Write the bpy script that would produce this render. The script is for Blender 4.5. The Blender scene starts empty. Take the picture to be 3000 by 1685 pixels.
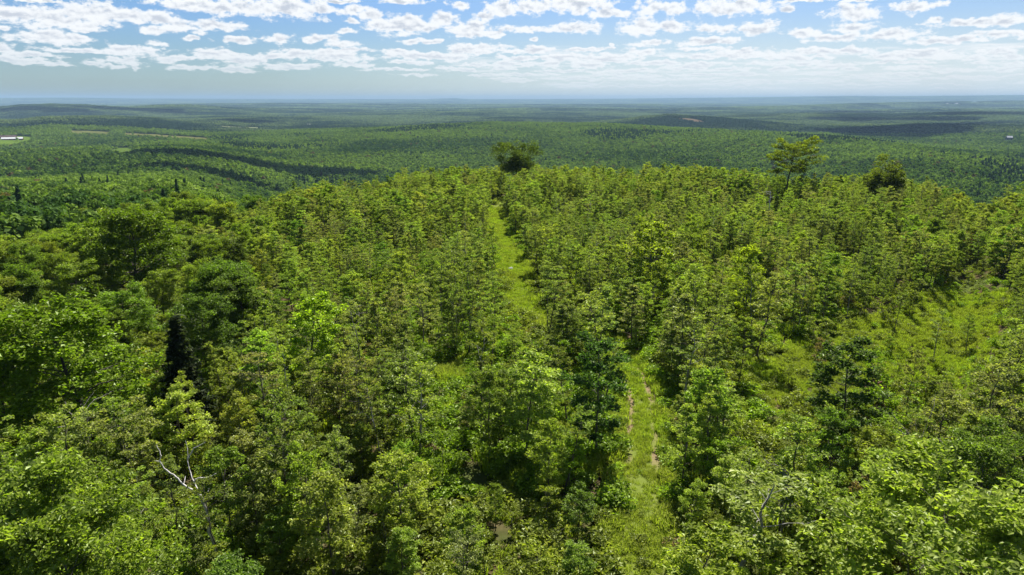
import bpy, math
import numpy as np
from mathutils import Vector, Matrix

# ---------------------------------------------------------------- camera
scene = bpy.context.scene
COL = scene.collection
CAM_H = 20.0
FPX = 683.0                       # focal length in pixels of the 1024 px wide frame
PITCH = math.atan((287.5 - 99.65) / FPX)
cd = bpy.data.cameras.new('camera')
cam = bpy.data.objects.new('camera', cd)
COL.objects.link(cam)
cam.location = (0, 0, CAM_H)
cam.rotation_euler = (math.pi / 2 - PITCH, 0, 0)
cd.sensor_width = 36.0
cd.lens = 36.0 * FPX / 1024.0
cd.clip_start = 0.5
cd.clip_end = 120000.0
scene.camera = cam

# ---------------------------------------------------------------- light
SUN_EL, SUN_AZ = math.radians(52), math.radians(16)     # azimuth clockwise from +Y (straight ahead)
sd = bpy.data.lights.new('sun', 'SUN')
sd.energy = 5.0
sd.angle = math.radians(0.5)
sd.color = (1.0, 0.955, 0.87)
sun = bpy.data.objects.new('sun', sd)
COL.objects.link(sun)
SDIR = Vector((math.sin(SUN_AZ) * math.cos(SUN_EL), math.cos(SUN_AZ) * math.cos(SUN_EL), math.sin(SUN_EL)))
sun.rotation_euler = SDIR.to_track_quat('Z', 'Y').to_euler()
sun.location = (60, 60, 90)

vs = scene.view_settings
vs.view_transform = 'Standard'
vs.look = 'None'
vs.exposure = 1.22
vs.gamma = 1.0
vs.use_curve_mapping = False
cy = scene.cycles
cy.max_bounces = 5
cy.diffuse_bounces = 3
cy.glossy_bounces = 1
cy.transmission_bounces = 3
cy.transparent_max_bounces = 4
cy.volume_bounces = 0
cy.use_denoising = True
cy.caustics_reflective = False
cy.caustics_refractive = False
cy.sample_clamp_indirect = 4.0


# ---------------------------------------------------------------- node helpers
class NT:
    def __init__(self, tree):
        self.t = tree
        self.n = tree.nodes
        self.l = tree.links

    def node(self, kind, **kw):
        n = self.n.new(kind)
        for k, v in kw.items():
            setattr(n, k, v)
        return n

    def put(self, sock, v):
        if isinstance(v, bpy.types.NodeSocket):
            self.l.new(v, sock)
        elif v is not None:
            sock.default_value = v

    def m(self, op, a, b=None, c=None, clamp=False):
        n = self.n.new('ShaderNodeMath')
        n.operation = op
        n.use_clamp = clamp
        self.put(n.inputs[0], a)
        if b is not None:
            self.put(n.inputs[1], b)
        if c is not None:
            self.put(n.inputs[2], c)
        return n.outputs[0]

    def vm(self, op, a, b=None, c=None):
        n = self.n.new('ShaderNodeVectorMath')
        n.operation = op
        self.put(n.inputs[0], a)
        if b is not None:
            self.put(n.inputs[1], b)
        if c is not None:
            self.put(n.inputs[2], c)
        return n.outputs[1] if op in ('LENGTH', 'DOT_PRODUCT') else n.outputs[0]

    def mix(self, f, a, b, blend='MIX'):
        n = self.n.new('ShaderNodeMix')
        n.data_type = 'RGBA'
        n.blend_type = blend
        self.put(n.inputs[0], f)
        self.put(n.inputs[6], a)
        self.put(n.inputs[7], b)
        return n.outputs[2]

    def ramp(self, x, lo, hi, a=0.0, b=1.0, smooth=True):
        n = self.n.new('ShaderNodeMapRange')
        n.interpolation_type = 'SMOOTHSTEP' if smooth else 'LINEAR'
        self.put(n.inputs[0], x)
        self.put(n.inputs[1], lo)
        self.put(n.inputs[2], hi)
        self.put(n.inputs[3], a)
        self.put(n.inputs[4], b)
        return n.outputs[0]

    def noise(self, vec, scale, detail=2.0, rough=0.5, dims='3D', out=0, lac=2.0):
        n = self.n.new('ShaderNodeTexNoise')
        n.noise_dimensions = dims
        self.put(n.inputs['Vector'], vec)
        n.inputs['Scale'].default_value = scale
        n.inputs['Detail'].default_value = detail
        n.inputs['Roughness'].default_value = rough
        n.inputs['Lacunarity'].default_value = lac
        return n.outputs[out]


def src_az_el(sx, sy):
    """pixel of the 3000 px photograph -> azimuth, elevation in degrees"""
    u = sx * 1024 / 3000.0
    v = sy * 575 / 1685.0
    cx, cyy = (u - 512) / FPX, (287.5 - v) / FPX
    fy = math.cos(PITCH) + cyy * math.sin(PITCH)
    fz = -math.sin(PITCH) + cyy * math.cos(PITCH)
    return math.degrees(math.atan2(cx, fy)), math.degrees(math.atan2(fz, math.hypot(cx, fy)))


# ---------------------------------------------------------------- sky
world = bpy.data.worlds.new('World')
scene.world = world
world.use_nodes = True
W = NT(world.node_tree)
W.n.clear()
wout = W.node('ShaderNodeOutputWorld')
bg = W.node('ShaderNodeBackground')
sky = W.node('ShaderNodeTexSky', sky_type='NISHITA', sun_disc=False)
sky.sun_elevation = SUN_EL
sky.sun_rotation = SUN_AZ
sky.altitude = 400
sky.air_density = 1.0
sky.dust_density = 0.6
sky.ozone_density = 1.5
tc = W.node('ShaderNodeTexCoord')
DIRV = W.vm('NORMALIZE', tc.outputs['Generated'])
sp = W.node('ShaderNodeSeparateXYZ')
W.put(sp.inputs[0], DIRV)
A = W.m('MULTIPLY', W.m('ARCTAN2', sp.outputs[0], sp.outputs[1]), 57.29578)
E = W.m('MULTIPLY', W.m('ARCSINE', sp.outputs[2]), 57.29578)
cb = W.node('ShaderNodeCombineXYZ')
W.put(cb.inputs[0], A)
W.put(cb.inputs[1], E)
AE = cb.outputs[0]
SKY_STR = 0.0545
BLOBS = [
    (60, 42, 130, 30), (170, 60, 130, 26), (270, 42, 120, 34), (235, 75, 80, 20), (400, 45, 100, 22), (470, 58, 55, 16), (10, 80, 22, 10),
    (150, 112, 125, 17), (140, 101, 55, 15), (240, 112, 35, 12), (560, 10, 130, 20), (690, 22, 170, 26), (850, 22, 130, 30), (960, 28, 50, 16),
    (440, 86, 42, 13), (530, 78, 75, 19), (640, 75, 85, 15), (455, 127, 33, 9), (10, 145, 40, 16), (90, 160, 100, 11), (60, 176, 90, 12),
    (160, 189, 60, 8), (220, 147, 110, 9), (370, 146, 100, 16), (265, 187, 38, 7), (360, 178, 70, 12), (395, 195, 18, 10), (560, 112, 26, 7),
    (700, 118, 60, 12), (820, 112, 48, 16), (930, 113, 65, 13), (1000, 127, 55, 13), (640, 160, 90, 15), (500, 172, 70, 12), (720, 182, 90, 14),
    (560, 198, 90, 8), (690, 205, 70, 8), (860, 195, 90, 10), (870, 160, 80, 16), (980, 165, 90, 16), (1050, 28, 42, 14), (1085, 45, 30, 20),
    (1030, 60, 28, 8), (1020, 90, 28, 9), (1180, 76, 112, 28), (1195, 58, 50, 16), (1300, 57, 45, 19), (1375, 85, 75, 24), (1445, 97, 45, 12),
    (1395, 140, 100, 14), (1200, 123, 32, 9), (1265, 120, 34, 8), (1180, 4, 90, 9), (1345, 15, 38, 12), (1420, 50, 36, 16), (1480, 25, 65, 24),
    (1560, 18, 80, 26), (1690, 12, 105, 26), (1765, 35, 45, 18), (1815, 38, 36, 11), (1910, 22, 50, 22), (1975, 20, 42, 20), (2140, 18, 140, 28),
    (2300, 30, 24, 10), (2500, 36, 82, 25), (2690, 18, 75, 18), (1550, 86, 70, 11), (1685, 80, 85, 19), (1562, 113, 14, 6), (1880, 80, 75, 27),
    (1975, 76, 65, 17), (2095, 84, 55, 16), (2215, 82, 75, 19), (2500, 80, 85, 13), (2350, 97, 48, 16), (2440, 112, 80, 12), (2610, 103, 110, 19),
    (2740, 60, 24, 10), (2850, 65, 130, 12), (2950, 58, 70, 18), (2950, 98, 110, 14), (2790, 118, 130, 11), (1570, 146, 66, 12), (1650, 166, 70, 12),
    (1890, 126, 60, 9), (2070, 122, 95, 14), (1000, 3, 60, 6), (2350, 2, 90, 5), (2520, 2, 60, 4), (120, 3, 70, 6), (1790, 130, 12, 5), (330, 195, 55, 6),
    (3060, 30, 60, 25), (-80, 60, 90, 40), (2200, 160, 160, 14), (1750, 175, 150, 12), (2450, 150, 140, 12), (2700, 160, 160, 14), (1250, 165, 140, 13),
]
_rb = np.random.default_rng(5)
for _row, (_y, _h, _w, _x0, _n) in enumerate([(148, 11, 75, 900, 14), (168, 10, 85, 760, 17), (186, 8, 80, 1000, 17), (203, 7, 85, 1150, 16), (219, 5.5, 90, 1250, 15), (233, 4.5, 95, 1400, 13), (246, 3.6, 100, 1600, 11), (258, 3.0, 110, 1700, 9)]):
    for _k in range(_n):
        BLOBS.append((_x0 + (3060 - _x0) * (_k + _rb.uniform(-0.3, 0.7)) / _n, _y + _rb.uniform(-5, 5), _w * _rb.uniform(0.5, 1.25), _h * _rb.uniform(0.6, 1.25)))
wig = W.noise(AE, 0.9, 2.0, 0.5, '2D', out=1)
wig = W.vm('MULTIPLY', W.vm('SUBTRACT', wig, (0.5, 0.5, 0.5)), (1.1, 0.45, 0.0))
AEw = W.vm('ADD', AE, wig)
F = None
for (bx, by, bw, bh) in BLOBS:
    a0, e0 = src_az_el(bx, by)
    a1, _ = src_az_el(bx + bw, by)
    _, e1 = src_az_el(bx, by - bh)
    sx_, sy_ = 0.90 / max(a1 - a0, 0.05), 0.86 / max(e1 - e0, 0.05)
    d = W.vm('LENGTH', W.vm('MULTIPLY_ADD', AEw, (sx_, sy_, 0.0), (-a0 * sx_, -e0 * sy_, 0.0)))
    F = d if F is None else W.m('SMOOTH_MIN', F, d, 0.25)
F = W.m('SUBTRACT', 1.0, F)
# cumulus streets that flatten towards the horizon: a real cloud layer seen at grazing angles
zz = W.m('ADD', sp.outputs[2], 0.022)
cb2 = W.node('ShaderNodeCombineXYZ')
W.put(cb2.inputs[0], W.m('DIVIDE', sp.outputs[0], zz))
W.put(cb2.inputs[1], W.m('DIVIDE', sp.outputs[1], zz))
PL = cb2.outputs[0]
street = W.noise(PL, 0.62, 5.0, 0.58, '2D')
lowE = W.ramp(A, -14.0, 6.0, 2.35, 0.55)
band = W.m('MULTIPLY', W.ramp(E, lowE, W.m('ADD', lowE, 1.1)), W.ramp(E, 3.3, 5.2, 1.0, 0.0))
rgt = W.ramp(A, -30.0, 4.0, 0.25, 0.62)
SF = W.m('MULTIPLY_ADD', band, rgt, W.m('MULTIPLY', W.m('SUBTRACT', street, 0.78), 1.9))
far_noise = W.noise(AE, 1.35, 6.0, 0.60, '2D')
cb3 = W.node('ShaderNodeCombineXYZ')
W.put(cb3.inputs[0], A)
W.put(cb3.inputs[1], W.m('MULTIPLY', W.m('LOGARITHM', W.m('MAXIMUM', W.m('ADD', E, 1.1), 0.05), 2.71828), 12.0))
cbn = cb3.outputs[0]
n1 = W.noise(cbn, 0.85, 9.0, 0.66, '2D')
n2 = W.noise(W.vm('ADD', cbn, (0.12, 0.34, 0.0)), 0.85, 5.0, 0.58, '2D')
D = W.m('ADD', W.m('MULTIPLY', F, 0.9), W.m('MULTIPLY', W.m('SUBTRACT', n1, 0.465), 2.15))
D = W.m('MULTIPLY', D, W.ramp(E, 0.2, 1.4))
D = W.m('MAXIMUM', D, W.m('MULTIPLY', SF, 0.8))
alpha = W.ramp(D, 0.0, 0.48)
alpha = W.m('MULTIPLY', alpha, W.ramp(E, 0.4, 4.0, 0.45, 0.97))
shade = W.m('ADD', W.ramp(W.m('SUBTRACT', D, W.m('MULTIPLY', W.m('SUBTRACT', n1, n2), 3.0)), 0.40, 1.25), 0.0, clamp=True)
gray = W.m('MULTIPLY', shade, W.ramp(E, 0.5, 6.5, 0.45, 0.95))
ccol = W.mix(gray, (8.0, 8.15, 8.3, 1), (4.8, 5.2, 5.9, 1))
# whole-sky tint
skyc = W.mix(1.0, sky.outputs[0], W.mix(W.ramp(E, 0.0, 9.0), (0.45, 0.565, 0.665, 1), (0.42, 0.60, 0.88, 1)), 'MULTIPLY')
skyc = W.mix(W.ramp(E, 10.0, 40.0), skyc, W.mix(1.0, skyc, (0.72, 0.72, 0.69, 1), 'MULTIPLY'))
skyl = W.mix(W.m('MULTIPLY', W.ramp(A, -27.0, 20.0, 0.0, 0.85), W.ramp(E, 0.0, 7.0, 1.0, 0.22)), skyc, (6.9, 7.5, 7.75, 1))
final = W.mix(alpha, skyl, ccol)
W.put(bg.inputs[0], final)
bg.inputs[1].default_value = SKY_STR
W.l.new(bg.outputs[0], wout.inputs[0])
world.cycles.sampling_method = 'MANUAL'
world.cycles.sample_map_resolution = 512


# ---------------------------------------------------------------- numpy noise
def _hash(ix, iy, seed):
    h = (ix.astype(np.int64) * 374761393 + iy.astype(np.int64) * 668265263 + seed * 1442695041) & 0xFFFFFFFF
    h = ((h ^ (h >> 13)) * 1274126177) & 0xFFFFFFFF
    h = (h ^ (h >> 16)) & 0xFFFFFF
    return h / float(0xFFFFFF)


def vnoise(x, y, seed=0):
    x = np.asarray(x, float)
    y = np.asarray(y, float)
    ix, iy = np.floor(x), np.floor(y)
    fx, fy = x - ix, y - iy
    fx, fy = fx * fx * (3 - 2 * fx), fy * fy * (3 - 2 * fy)
    a, b = _hash(ix, iy, seed), _hash(ix + 1, iy, seed)
    c, d = _hash(ix, iy + 1, seed), _hash(ix + 1, iy + 1, seed)
    return (a * (1 - fx) + b * fx) * (1 - fy) + (c * (1 - fx) + d * fx) * fy


def fbm(x, y, seed=0, octv=4):
    s, amp, tot = 0.0, 1.0, 0.0
    for o in range(octv):
        s = s + amp * vnoise(x * 2 ** o, y * 2 ** o, seed + o * 17)
        tot += amp
        amp *= 0.5
    return s / tot


def smooth(a, b, x):
    t = np.clip((x - a) / (b - a), 0, 1)
    return t * t * (3 - 2 * t)


# ---------------------------------------------------------------- terrain height
def tanel(sy, sx=1500):
    """tangent of the angle below the horizon of photo row sy"""
    return -math.tan(math.radians(src_az_el(sx, sy)[1]))


RIM = ([-180, -90, -60, -37, -28, -20, -14, -8, 0, 10, 20, 28, 34, 42, 60, 90, 180],
       [120, 70, 60, 66, 90, 132, 166, 184, 187, 189, 188, 192, 190, 184, 165, 120, 120])


def ridge_def(pts, canopy=11.0):
    """pts: (photo x, photo y of the wooded crest, distance) -> azimuth table, radius table, ground height table"""
    az, rr, zz_ = [], [], []
    for (sx, sy, d) in pts:
        a, e = src_az_el(sx, sy)
        az.append(a)
        rr.append(d)
        zz_.append(CAM_H + d * math.tan(math.radians(e)) - canopy)
    return np.array(az), np.array(rr), np.array(zz_)


RIDGES = [
    # crest table, width in front, width behind, fade width (deg)
    (ridge_def([(950, 392, 2100), (1250, 366, 2200), (1450, 356, 2300), (1750, 360, 2250), (1950, 372, 2050), (2150, 384, 1900), (2400, 400, 1700), (2600, 425, 1450), (2750, 452, 1250), (2880, 480, 1100)]), 620, 480, 5),
    (ridge_def([(1800, 352, 3300), (1900, 338, 3300), (1960, 334, 3300), (2060, 340, 3250), (2200, 352, 3100), (2400, 372, 2900)]), 450, 400, 3),
    (ridge_def([(-250, 352, 3000), (0, 352, 3000), (150, 341, 3000), (300, 338, 3100), (450, 343, 3200), (600, 354, 3400), (800, 366, 3600)]), 700, 450, 5),
    (ridge_def([(-250, 312, 6300), (0, 313, 6300), (60, 306, 6200), (150, 303, 6200), (240, 306, 6200), (380, 314, 6200), (480, 309, 6500), (560, 309, 6600), (700, 318, 6800), (1000, 321, 7500)]), 900, 900, 4),
    (ridge_def([(560, 352, 3900), (700, 345, 4000), (900, 340, 4200), (1080, 344, 4400), (1250, 350, 4300)]), 450, 380, 3),
    (ridge_def([(1150, 330, 5600), (1350, 324, 5600), (1550, 326, 5800), (1750, 333, 5600)]), 600, 450, 3),
    (ridge_def([(2150, 338, 4600), (2350, 330, 4800), (2600, 333, 5000), (2850, 326, 5200), (3100, 330, 5200)]), 600, 450, 3),
    (ridge_def([(2500, 372, 2900), (2700, 362, 3000), (2950, 366, 2900), (3100, 372, 2900)]), 380, 320, 3),
    (ridge_def([(500, 306, 11000), (800, 303, 11000), (1100, 305, 11500), (1500, 307, 11500), (1900, 306, 11500)]), 1500, 1200, 4),
    (ridge_def([(1300, 322, 7000), (1600, 318, 7000), (1900, 322, 7000), (2300, 312, 8500), (2700, 300, 12000), (3000, 296, 13000), (3300, 296, 13000)]), 900, 900, 5),
    (ridge_def([(-600, 290, 26000), (0, 288, 26000), (200, 287, 26000), (400, 289.5, 26000), (700, 290.5, 26000), (1000, 291, 26000), (1250, 291, 26000), (1290, 289.5, 26000), (1330, 288.5, 26000), (1380, 291, 26000),
                (1600, 291, 26000), (1800, 290, 26000), (2000, 288, 26000), (2200, 286, 26000), (2400, 283, 26000), (2480, 282, 26000), (2600, 283, 26000), (2800, 281.5, 26000), (3000, 279.5, 26000), (3500, 279, 26000)], 8.0), 5000, 4000, 8),
]


def H(x, y):
    x = np.asarray(x, float)
    y = np.asarray(y, float)
    r = np.hypot(x, y) + 1e-6
    az = np.degrees(np.arctan2(x, y))
    rim = np.interp(az, *RIM)
    top = -0.022 * np.minimum(r, rim) * (1 - 0.95 * smooth(20, 36, az) * smooth(70, 150, r)) + 1.1 * (fbm(x / 42, y / 42, 3, 3) - 0.5)
    q = np.maximum(r - rim, 0.0)
    # shoulder then slope to the valley
    left = smooth(-15, -27, az) * (np.abs(az) < 100)
    near_drop = -np.interp(r, [0, 60, 100, 150, 250, 450, 700, 1000, 1500, 2200, 3000], [0, -1, -4, -8.5, -17, -33, -47, -60, -78, -92, -96]) * 1.0
    steep_drop = 96 * (1 - np.exp(-(q / 330.0)))
    drop = near_drop * left + steep_drop * (1 - left)
    z = top * (1 - 0.6 * left) - drop
    rough_ = smooth(0, 900, q)
    z = z + rough_ * 34 * (fbm(x / 600, y / 600, 11, 4) - 0.5)
    z = z + smooth(2500, 8000, r) * 60 * (fbm(x / 1900, y / 1900, 23, 4) - 0.5)
    z = z + smooth(8000, 20000, r) * 40 * (fbm(x / 3800, y / 2600, 29, 3) - 0.5)
    for (ta, tr, tz), wf, wb, fade in RIDGES:
        rc = np.interp(az, ta, tr)
        zc = np.interp(az, ta, tz) + 5 * (fbm(az / 1.6, az * 0 + tr[0] / 500, 5, 3) - 0.5) * (tr[0] < 20000)
        w = smooth(ta[0] - fade, ta[0], az) * (1 - smooth(ta[-1], ta[-1] + fade, az))
        g = np.where(r < rc, np.exp(-((r - rc) / wf) ** 2), np.exp(-((r - rc) / wb) ** 2)) * w
        z = z * (1 - g) + zc * g
    return z


_ds = np.concatenate([np.linspace(8, 400, 500), np.geomspace(401, 30000, 1500)])


def ground_at(sx, sy, lift=0.0):
    """where the line of sight through photo point (sx, sy) first meets the terrain (raised by lift)"""
    a, e = src_az_el(sx, sy)
    ar, te = math.radians(a), math.tan(math.radians(e))
    xs, ys = _ds * math.sin(ar), _ds * math.cos(ar)
    hit = CAM_H + _ds * te <= H(xs, ys) + lift
    i = int(np.argmax(hit)) if hit.any() else len(_ds) - 1
    return float(xs[i]), float(ys[i])


def to_src(x, y, z):
    """world -> photo pixels"""
    x, y, z = np.asarray(x, float), np.asarray(y, float), np.asarray(z, float) - CAM_H
    f = y * math.cos(PITCH) - z * math.sin(PITCH)
    u = y * math.sin(PITCH) + z * math.cos(PITCH)
    f = np.where(f < 0.1, 0.1, f)
    return (512 + FPX * x / f) * 3000 / 1024.0, (287.5 - FPX * u / f) * 1685 / 575.0


def in_poly(px, py, poly):
    px, py = np.asarray(px, float), np.asarray(py, float)
    c = np.zeros(px.shape, bool)
    n = len(poly)
    for i in range(n):
        x1, y1 = poly[i]
        x2, y2 = poly[(i + 1) % n]
        t = ((y1 > py) != (y2 > py)) & (px < (x2 - x1) * (py - y1) / ((y2 - y1) or 1e-9) + x1)
        c ^= t
    return c


# ---------------------------------------------------------------- object helpers
def tag(o, label=None, cat=None, group=None, kind=None):
    if label:
        o['label'] = label
    if cat:
        o['category'] = cat
    if group:
        o['group'] = group
    if kind:
        o['kind'] = kind
    return o


def mesh_np(name, verts, faces, mats, smooth_=False, attrs=None, mat_idx=None):
    """faces: (n,4) or (n,3) int array, or list of such arrays"""
    me = bpy.data.meshes.new(name)
    verts = np.asarray(verts, np.float32)
    fl = faces if isinstance(faces, list) else [faces]
    fl = [np.asarray(f, np.int32) for f in fl if len(f)]
    me.vertices.add(len(verts))
    me.vertices.foreach_set('co', verts.ravel())
    if fl:
        loops = np.concatenate([f.ravel() for f in fl])
        totals = np.concatenate([np.full(len(f), f.shape[1], np.int32) for f in fl])
        starts = np.concatenate([[0], np.cumsum(totals)[:-1]]).astype(np.int32)
        me.loops.add(len(loops))
        me.loops.foreach_set('vertex_index', loops)
        me.polygons.add(len(totals))
        me.polygons.foreach_set('loop_start', starts)
        me.polygons.foreach_set('loop_total', totals)
        if mat_idx is not None:
            me.polygons.foreach_set('material_index', np.asarray(mat_idx, np.int32))
    for m in (mats if isinstance(mats, (list, tuple)) else [mats]):
        me.materials.append(m)
    me.update(calc_edges=True)
    if fl:
        me.polygons.foreach_set('use_smooth', np.full(len(me.polygons), smooth_))
    for k, (dom, typ, arr) in (attrs or {}).items():
        at = me.attributes.new(k, typ, dom)
        key = {'FLOAT': 'value', 'INT': 'value', 'FLOAT_VECTOR': 'vector', 'FLOAT_COLOR': 'color'}[typ]
        at.data.foreach_set(key, np.asarray(arr).ravel())
    return me


def link(name, me, parent=None):
    o = bpy.data.objects.new(name, me)
    COL.objects.link(o)
    if parent:
        o.parent = parent
    return o


# ---------------------------------------------------------------- materials
def new_mat(name):
    m = bpy.data.materials.new(name)
    m.use_nodes = True
    t = NT(m.node_tree)
    t.n.clear()
    out = t.node('ShaderNodeOutputMaterial')
    return m, t, out


def leaf_material(name, transl=0.42, gloss=0.07, default=(0.1, 0.14, 0.03)):
    m, t, out = new_mat(name)
    at = t.node('ShaderNodeAttribute', attribute_type='INSTANCER', attribute_name='leaf_colour')
    vv = t.node('ShaderNodeAttribute', attribute_type='GEOMETRY', attribute_name='v')
    # v: per leaf value 0..1 -> brightness and hue spread
    br = t.ramp(vv.outputs['Fac'], 0.0, 1.0, 0.50, 1.72, smooth=False)
    c = t.mix(1.0, at.outputs['Color'], t.mix(vv.outputs['Fac'], (0.93, 0.98, 1.25, 1), (1.12, 1.04, 0.75, 1)), 'MULTIPLY')
    sc = t.node('ShaderNodeVectorMath', operation='SCALE')
    t.put(sc.inputs[0], c)
    t.put(sc.inputs[3], br)
    col = sc.outputs[0]
    d = t.node('ShaderNodeBsdfDiffuse')
    tr = t.node('ShaderNodeBsdfTranslucent')
    gl = t.node('ShaderNodeBsdfGlossy')
    gl.inputs['Roughness'].default_value = 0.42
    t.put(gl.inputs['Color'], (0.75, 0.85, 0.55, 1))
    t.put(d.inputs[0], col)
    t.put(tr.inputs[0], t.mix(1.0, col, (1.32, 1.52, 0.46, 1), 'MULTIPLY'))
    m1 = t.node('ShaderNodeMixShader')
    m1.inputs[0].default_value = transl
    t.l.new(d.outputs[0], m1.inputs[1])
    t.l.new(tr.outputs[0], m1.inputs[2])
    m2 = t.node('ShaderNodeMixShader')
    m2.inputs[0].default_value = gloss
    t.l.new(m1.outputs[0], m2.inputs[1])
    t.l.new(gl.outputs[0], m2.inputs[2])
    t.l.new(m2.outputs[0], out.inputs[0])
    return m


def bark_material(name, c1, c2, scale=9.0):
    m, t, out = new_mat(name)
    b = t.node('ShaderNodeBsdfPrincipled')
    g = t.node('ShaderNodeTexCoord')
    n = t.noise(t.vm('MULTIPLY', g.outputs['Object'], (1, 1, 0.25)), scale, 5, 0.6)
    t.put(b.inputs['Base Color'], t.mix(t.ramp(n, 0.35, 0.65), c1 + (1,), c2 + (1,)))
    b.inputs['Roughness'].default_value = 0.9
    t.l.new(b.outputs[0], out.inputs[0])
    return m


def plain(name, c1, c2=None, scale=1.0, rough=0.9, coord='Object'):
    m, t, out = new_mat(name)
    b = t.node('ShaderNodeBsdfPrincipled' if rough < 0.6 else 'ShaderNodeBsdfDiffuse')
    g = t.node('ShaderNodeTexCoord')
    n = t.noise(g.outputs[coord], scale, 5, 0.62)
    t.put(b.inputs[0], t.mix(t.ramp(n, 0.33, 0.67), c1 + (1,), (c2 or c1) + (1,)))
    b.inputs['Roughness'].default_value = rough
    t.l.new(b.outputs[0], out.inputs[0])
    return m


LEAF = leaf_material('leaves', 0.50, 0.020)
FAR_LEAF = leaf_material('distant_leaves', 0.25, 0.0)
GRASS = leaf_material('grass_blades', 0.45, 0.0)
BARK = bark_material('bark_grey_brown', (0.055, 0.045, 0.035), (0.13, 0.115, 0.095))
BARK_DARK = bark_material('bark_dark', (0.03, 0.024, 0.018), (0.075, 0.062, 0.05))
BARK_PALE = bark_material('bark_pale', (0.16, 0.15, 0.13), (0.32, 0.30, 0.27))
DEAD = bark_material('weathered_dead_wood', (0.34, 0.32, 0.30), (0.60, 0.57, 0.54), 14.0)
DEAD_DULL = bark_material('dull_dead_wood', (0.16, 0.145, 0.13), (0.33, 0.30, 0.27), 14.0)
RUST = bark_material('rusty_brown_wood', (0.10, 0.04, 0.025), (0.20, 0.09, 0.055), 8.0)

# ground: forest litter near, canopy-coloured far
GM, t, out = new_mat('forest_ground')
g = t.node('ShaderNodeNewGeometry')
P = g.outputs['Position']
nA = t.noise(P, 0.9, 6, 0.65)
nB = t.noise(P, 0.11, 4, 0.6)
nC = t.noise(P, 0.0019, 5, 0.6)
base = t.mix(t.ramp(nA, 0.35, 0.7), (0.050, 0.036, 0.020, 1), (0.115, 0.086, 0.048, 1))
base = t.mix(t.ramp(nB, 0.42, 0.58, 0.0, 0.8), base, (0.050, 0.075, 0.016, 1))
ln = t.vm('LENGTH', P)
farc = t.mix(t.ramp(nC, 0.35, 0.65), (0.020, 0.036, 0.012, 1), (0.036, 0.056, 0.016, 1))
base = t.mix(t.ramp(ln, 150.0, 320.0), base, farc)
b = t.node('ShaderNodeBsdfDiffuse')
t.put(b.inputs[0], base)
t.l.new(b.outputs[0], out.inputs[0])

# ---------------------------------------------------------------- terrain sheet (one polar grid out to the horizon)
az_f = np.radians(np.linspace(-58, 58, 331))
az_c = np.radians(np.linspace(58, 302, 62))[1:-1]
azs = np.concatenate([az_f, az_c])
rs = np.concatenate([[0.8], np.geomspace(2.5, 33000, 330)])
AZ, RR = np.meshgrid(azs, rs)
X, Y = RR * np.sin(AZ), RR * np.cos(AZ)
Z = H(X, Y)
nr, na = X.shape
V = np.stack([X, Y, Z], -1).reshape(-1, 3)
i0 = (np.arange(nr - 1)[:, None] * na + np.arange(na)[None, :]).ravel()
i1 = (np.arange(nr - 1)[:, None] * na + (np.arange(na)[None, :] + 1) % na).ravel()
Fq = np.stack([i0, i0 + na, i1 + na, i1], 1)
ctr = len(V)
V = np.vstack([V, [[0, 0, float(H(0.0, 0.01))]]])
Ft = np.stack([np.full(na, ctr), np.arange(na), (np.arange(na) + 1) % na], 1)
ground = link('ground', mesh_np('ground', V, [Fq[:, ::-1], Ft[:, ::-1]], GM, True))
# make sure normals face up
if ground.data.polygons[5].normal.z < 0:
    ground.data.flip_normals()
tag(ground, 'wooded ground rolling from the near hilltop down to the far valley', kind='structure')

# ---------------------------------------------------------------- tree builders (numpy)
def tube(pts, radii, sides=5):
    pts = np.asarray(pts, float)
    n = len(pts)
    d = np.gradient(pts, axis=0)
    d /= np.linalg.norm(d, axis=1)[:, None] + 1e-9
    ref = np.where(np.abs(d[:, 2:3]) > 0.9, np.array([[1.0, 0, 0]]), np.array([[0, 0, 1.0]]))
    u = np.cross(d, ref)
    u /= np.linalg.norm(u, axis=1)[:, None] + 1e-9
    v = np.cross(d, u)
    a = np.linspace(0, 2 * np.pi, sides, endpoint=False)
    ring = (np.cos(a)[None, :, None] * u[:, None, :] + np.sin(a)[None, :, None] * v[:, None, :]) * np.asarray(radii)[:, None, None]
    vs_ = (pts[:, None, :] + ring).reshape(-1, 3)
    i = (np.arange(n - 1)[:, None] * sides + np.arange(sides)[None, :]).ravel()
    j = (np.arange(n - 1)[:, None] * sides + (np.arange(sides)[None, :] + 1) % sides).ravel()
    return vs_, np.stack([i, j, j + sides, i + sides], 1)


class Buf:
    def __init__(self):
        self.v, self.f, self.n = [], [], 0

    def add(self, vs_, fs):
        self.v.append(vs_)
        self.f.append(np.asarray(fs) + self.n)
        self.n += len(vs_)

    def mesh(self, name, mat, sm=True):
        return mesh_np(name, np.vstack(self.v), np.vstack(self.f), mat, sm)


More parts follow.
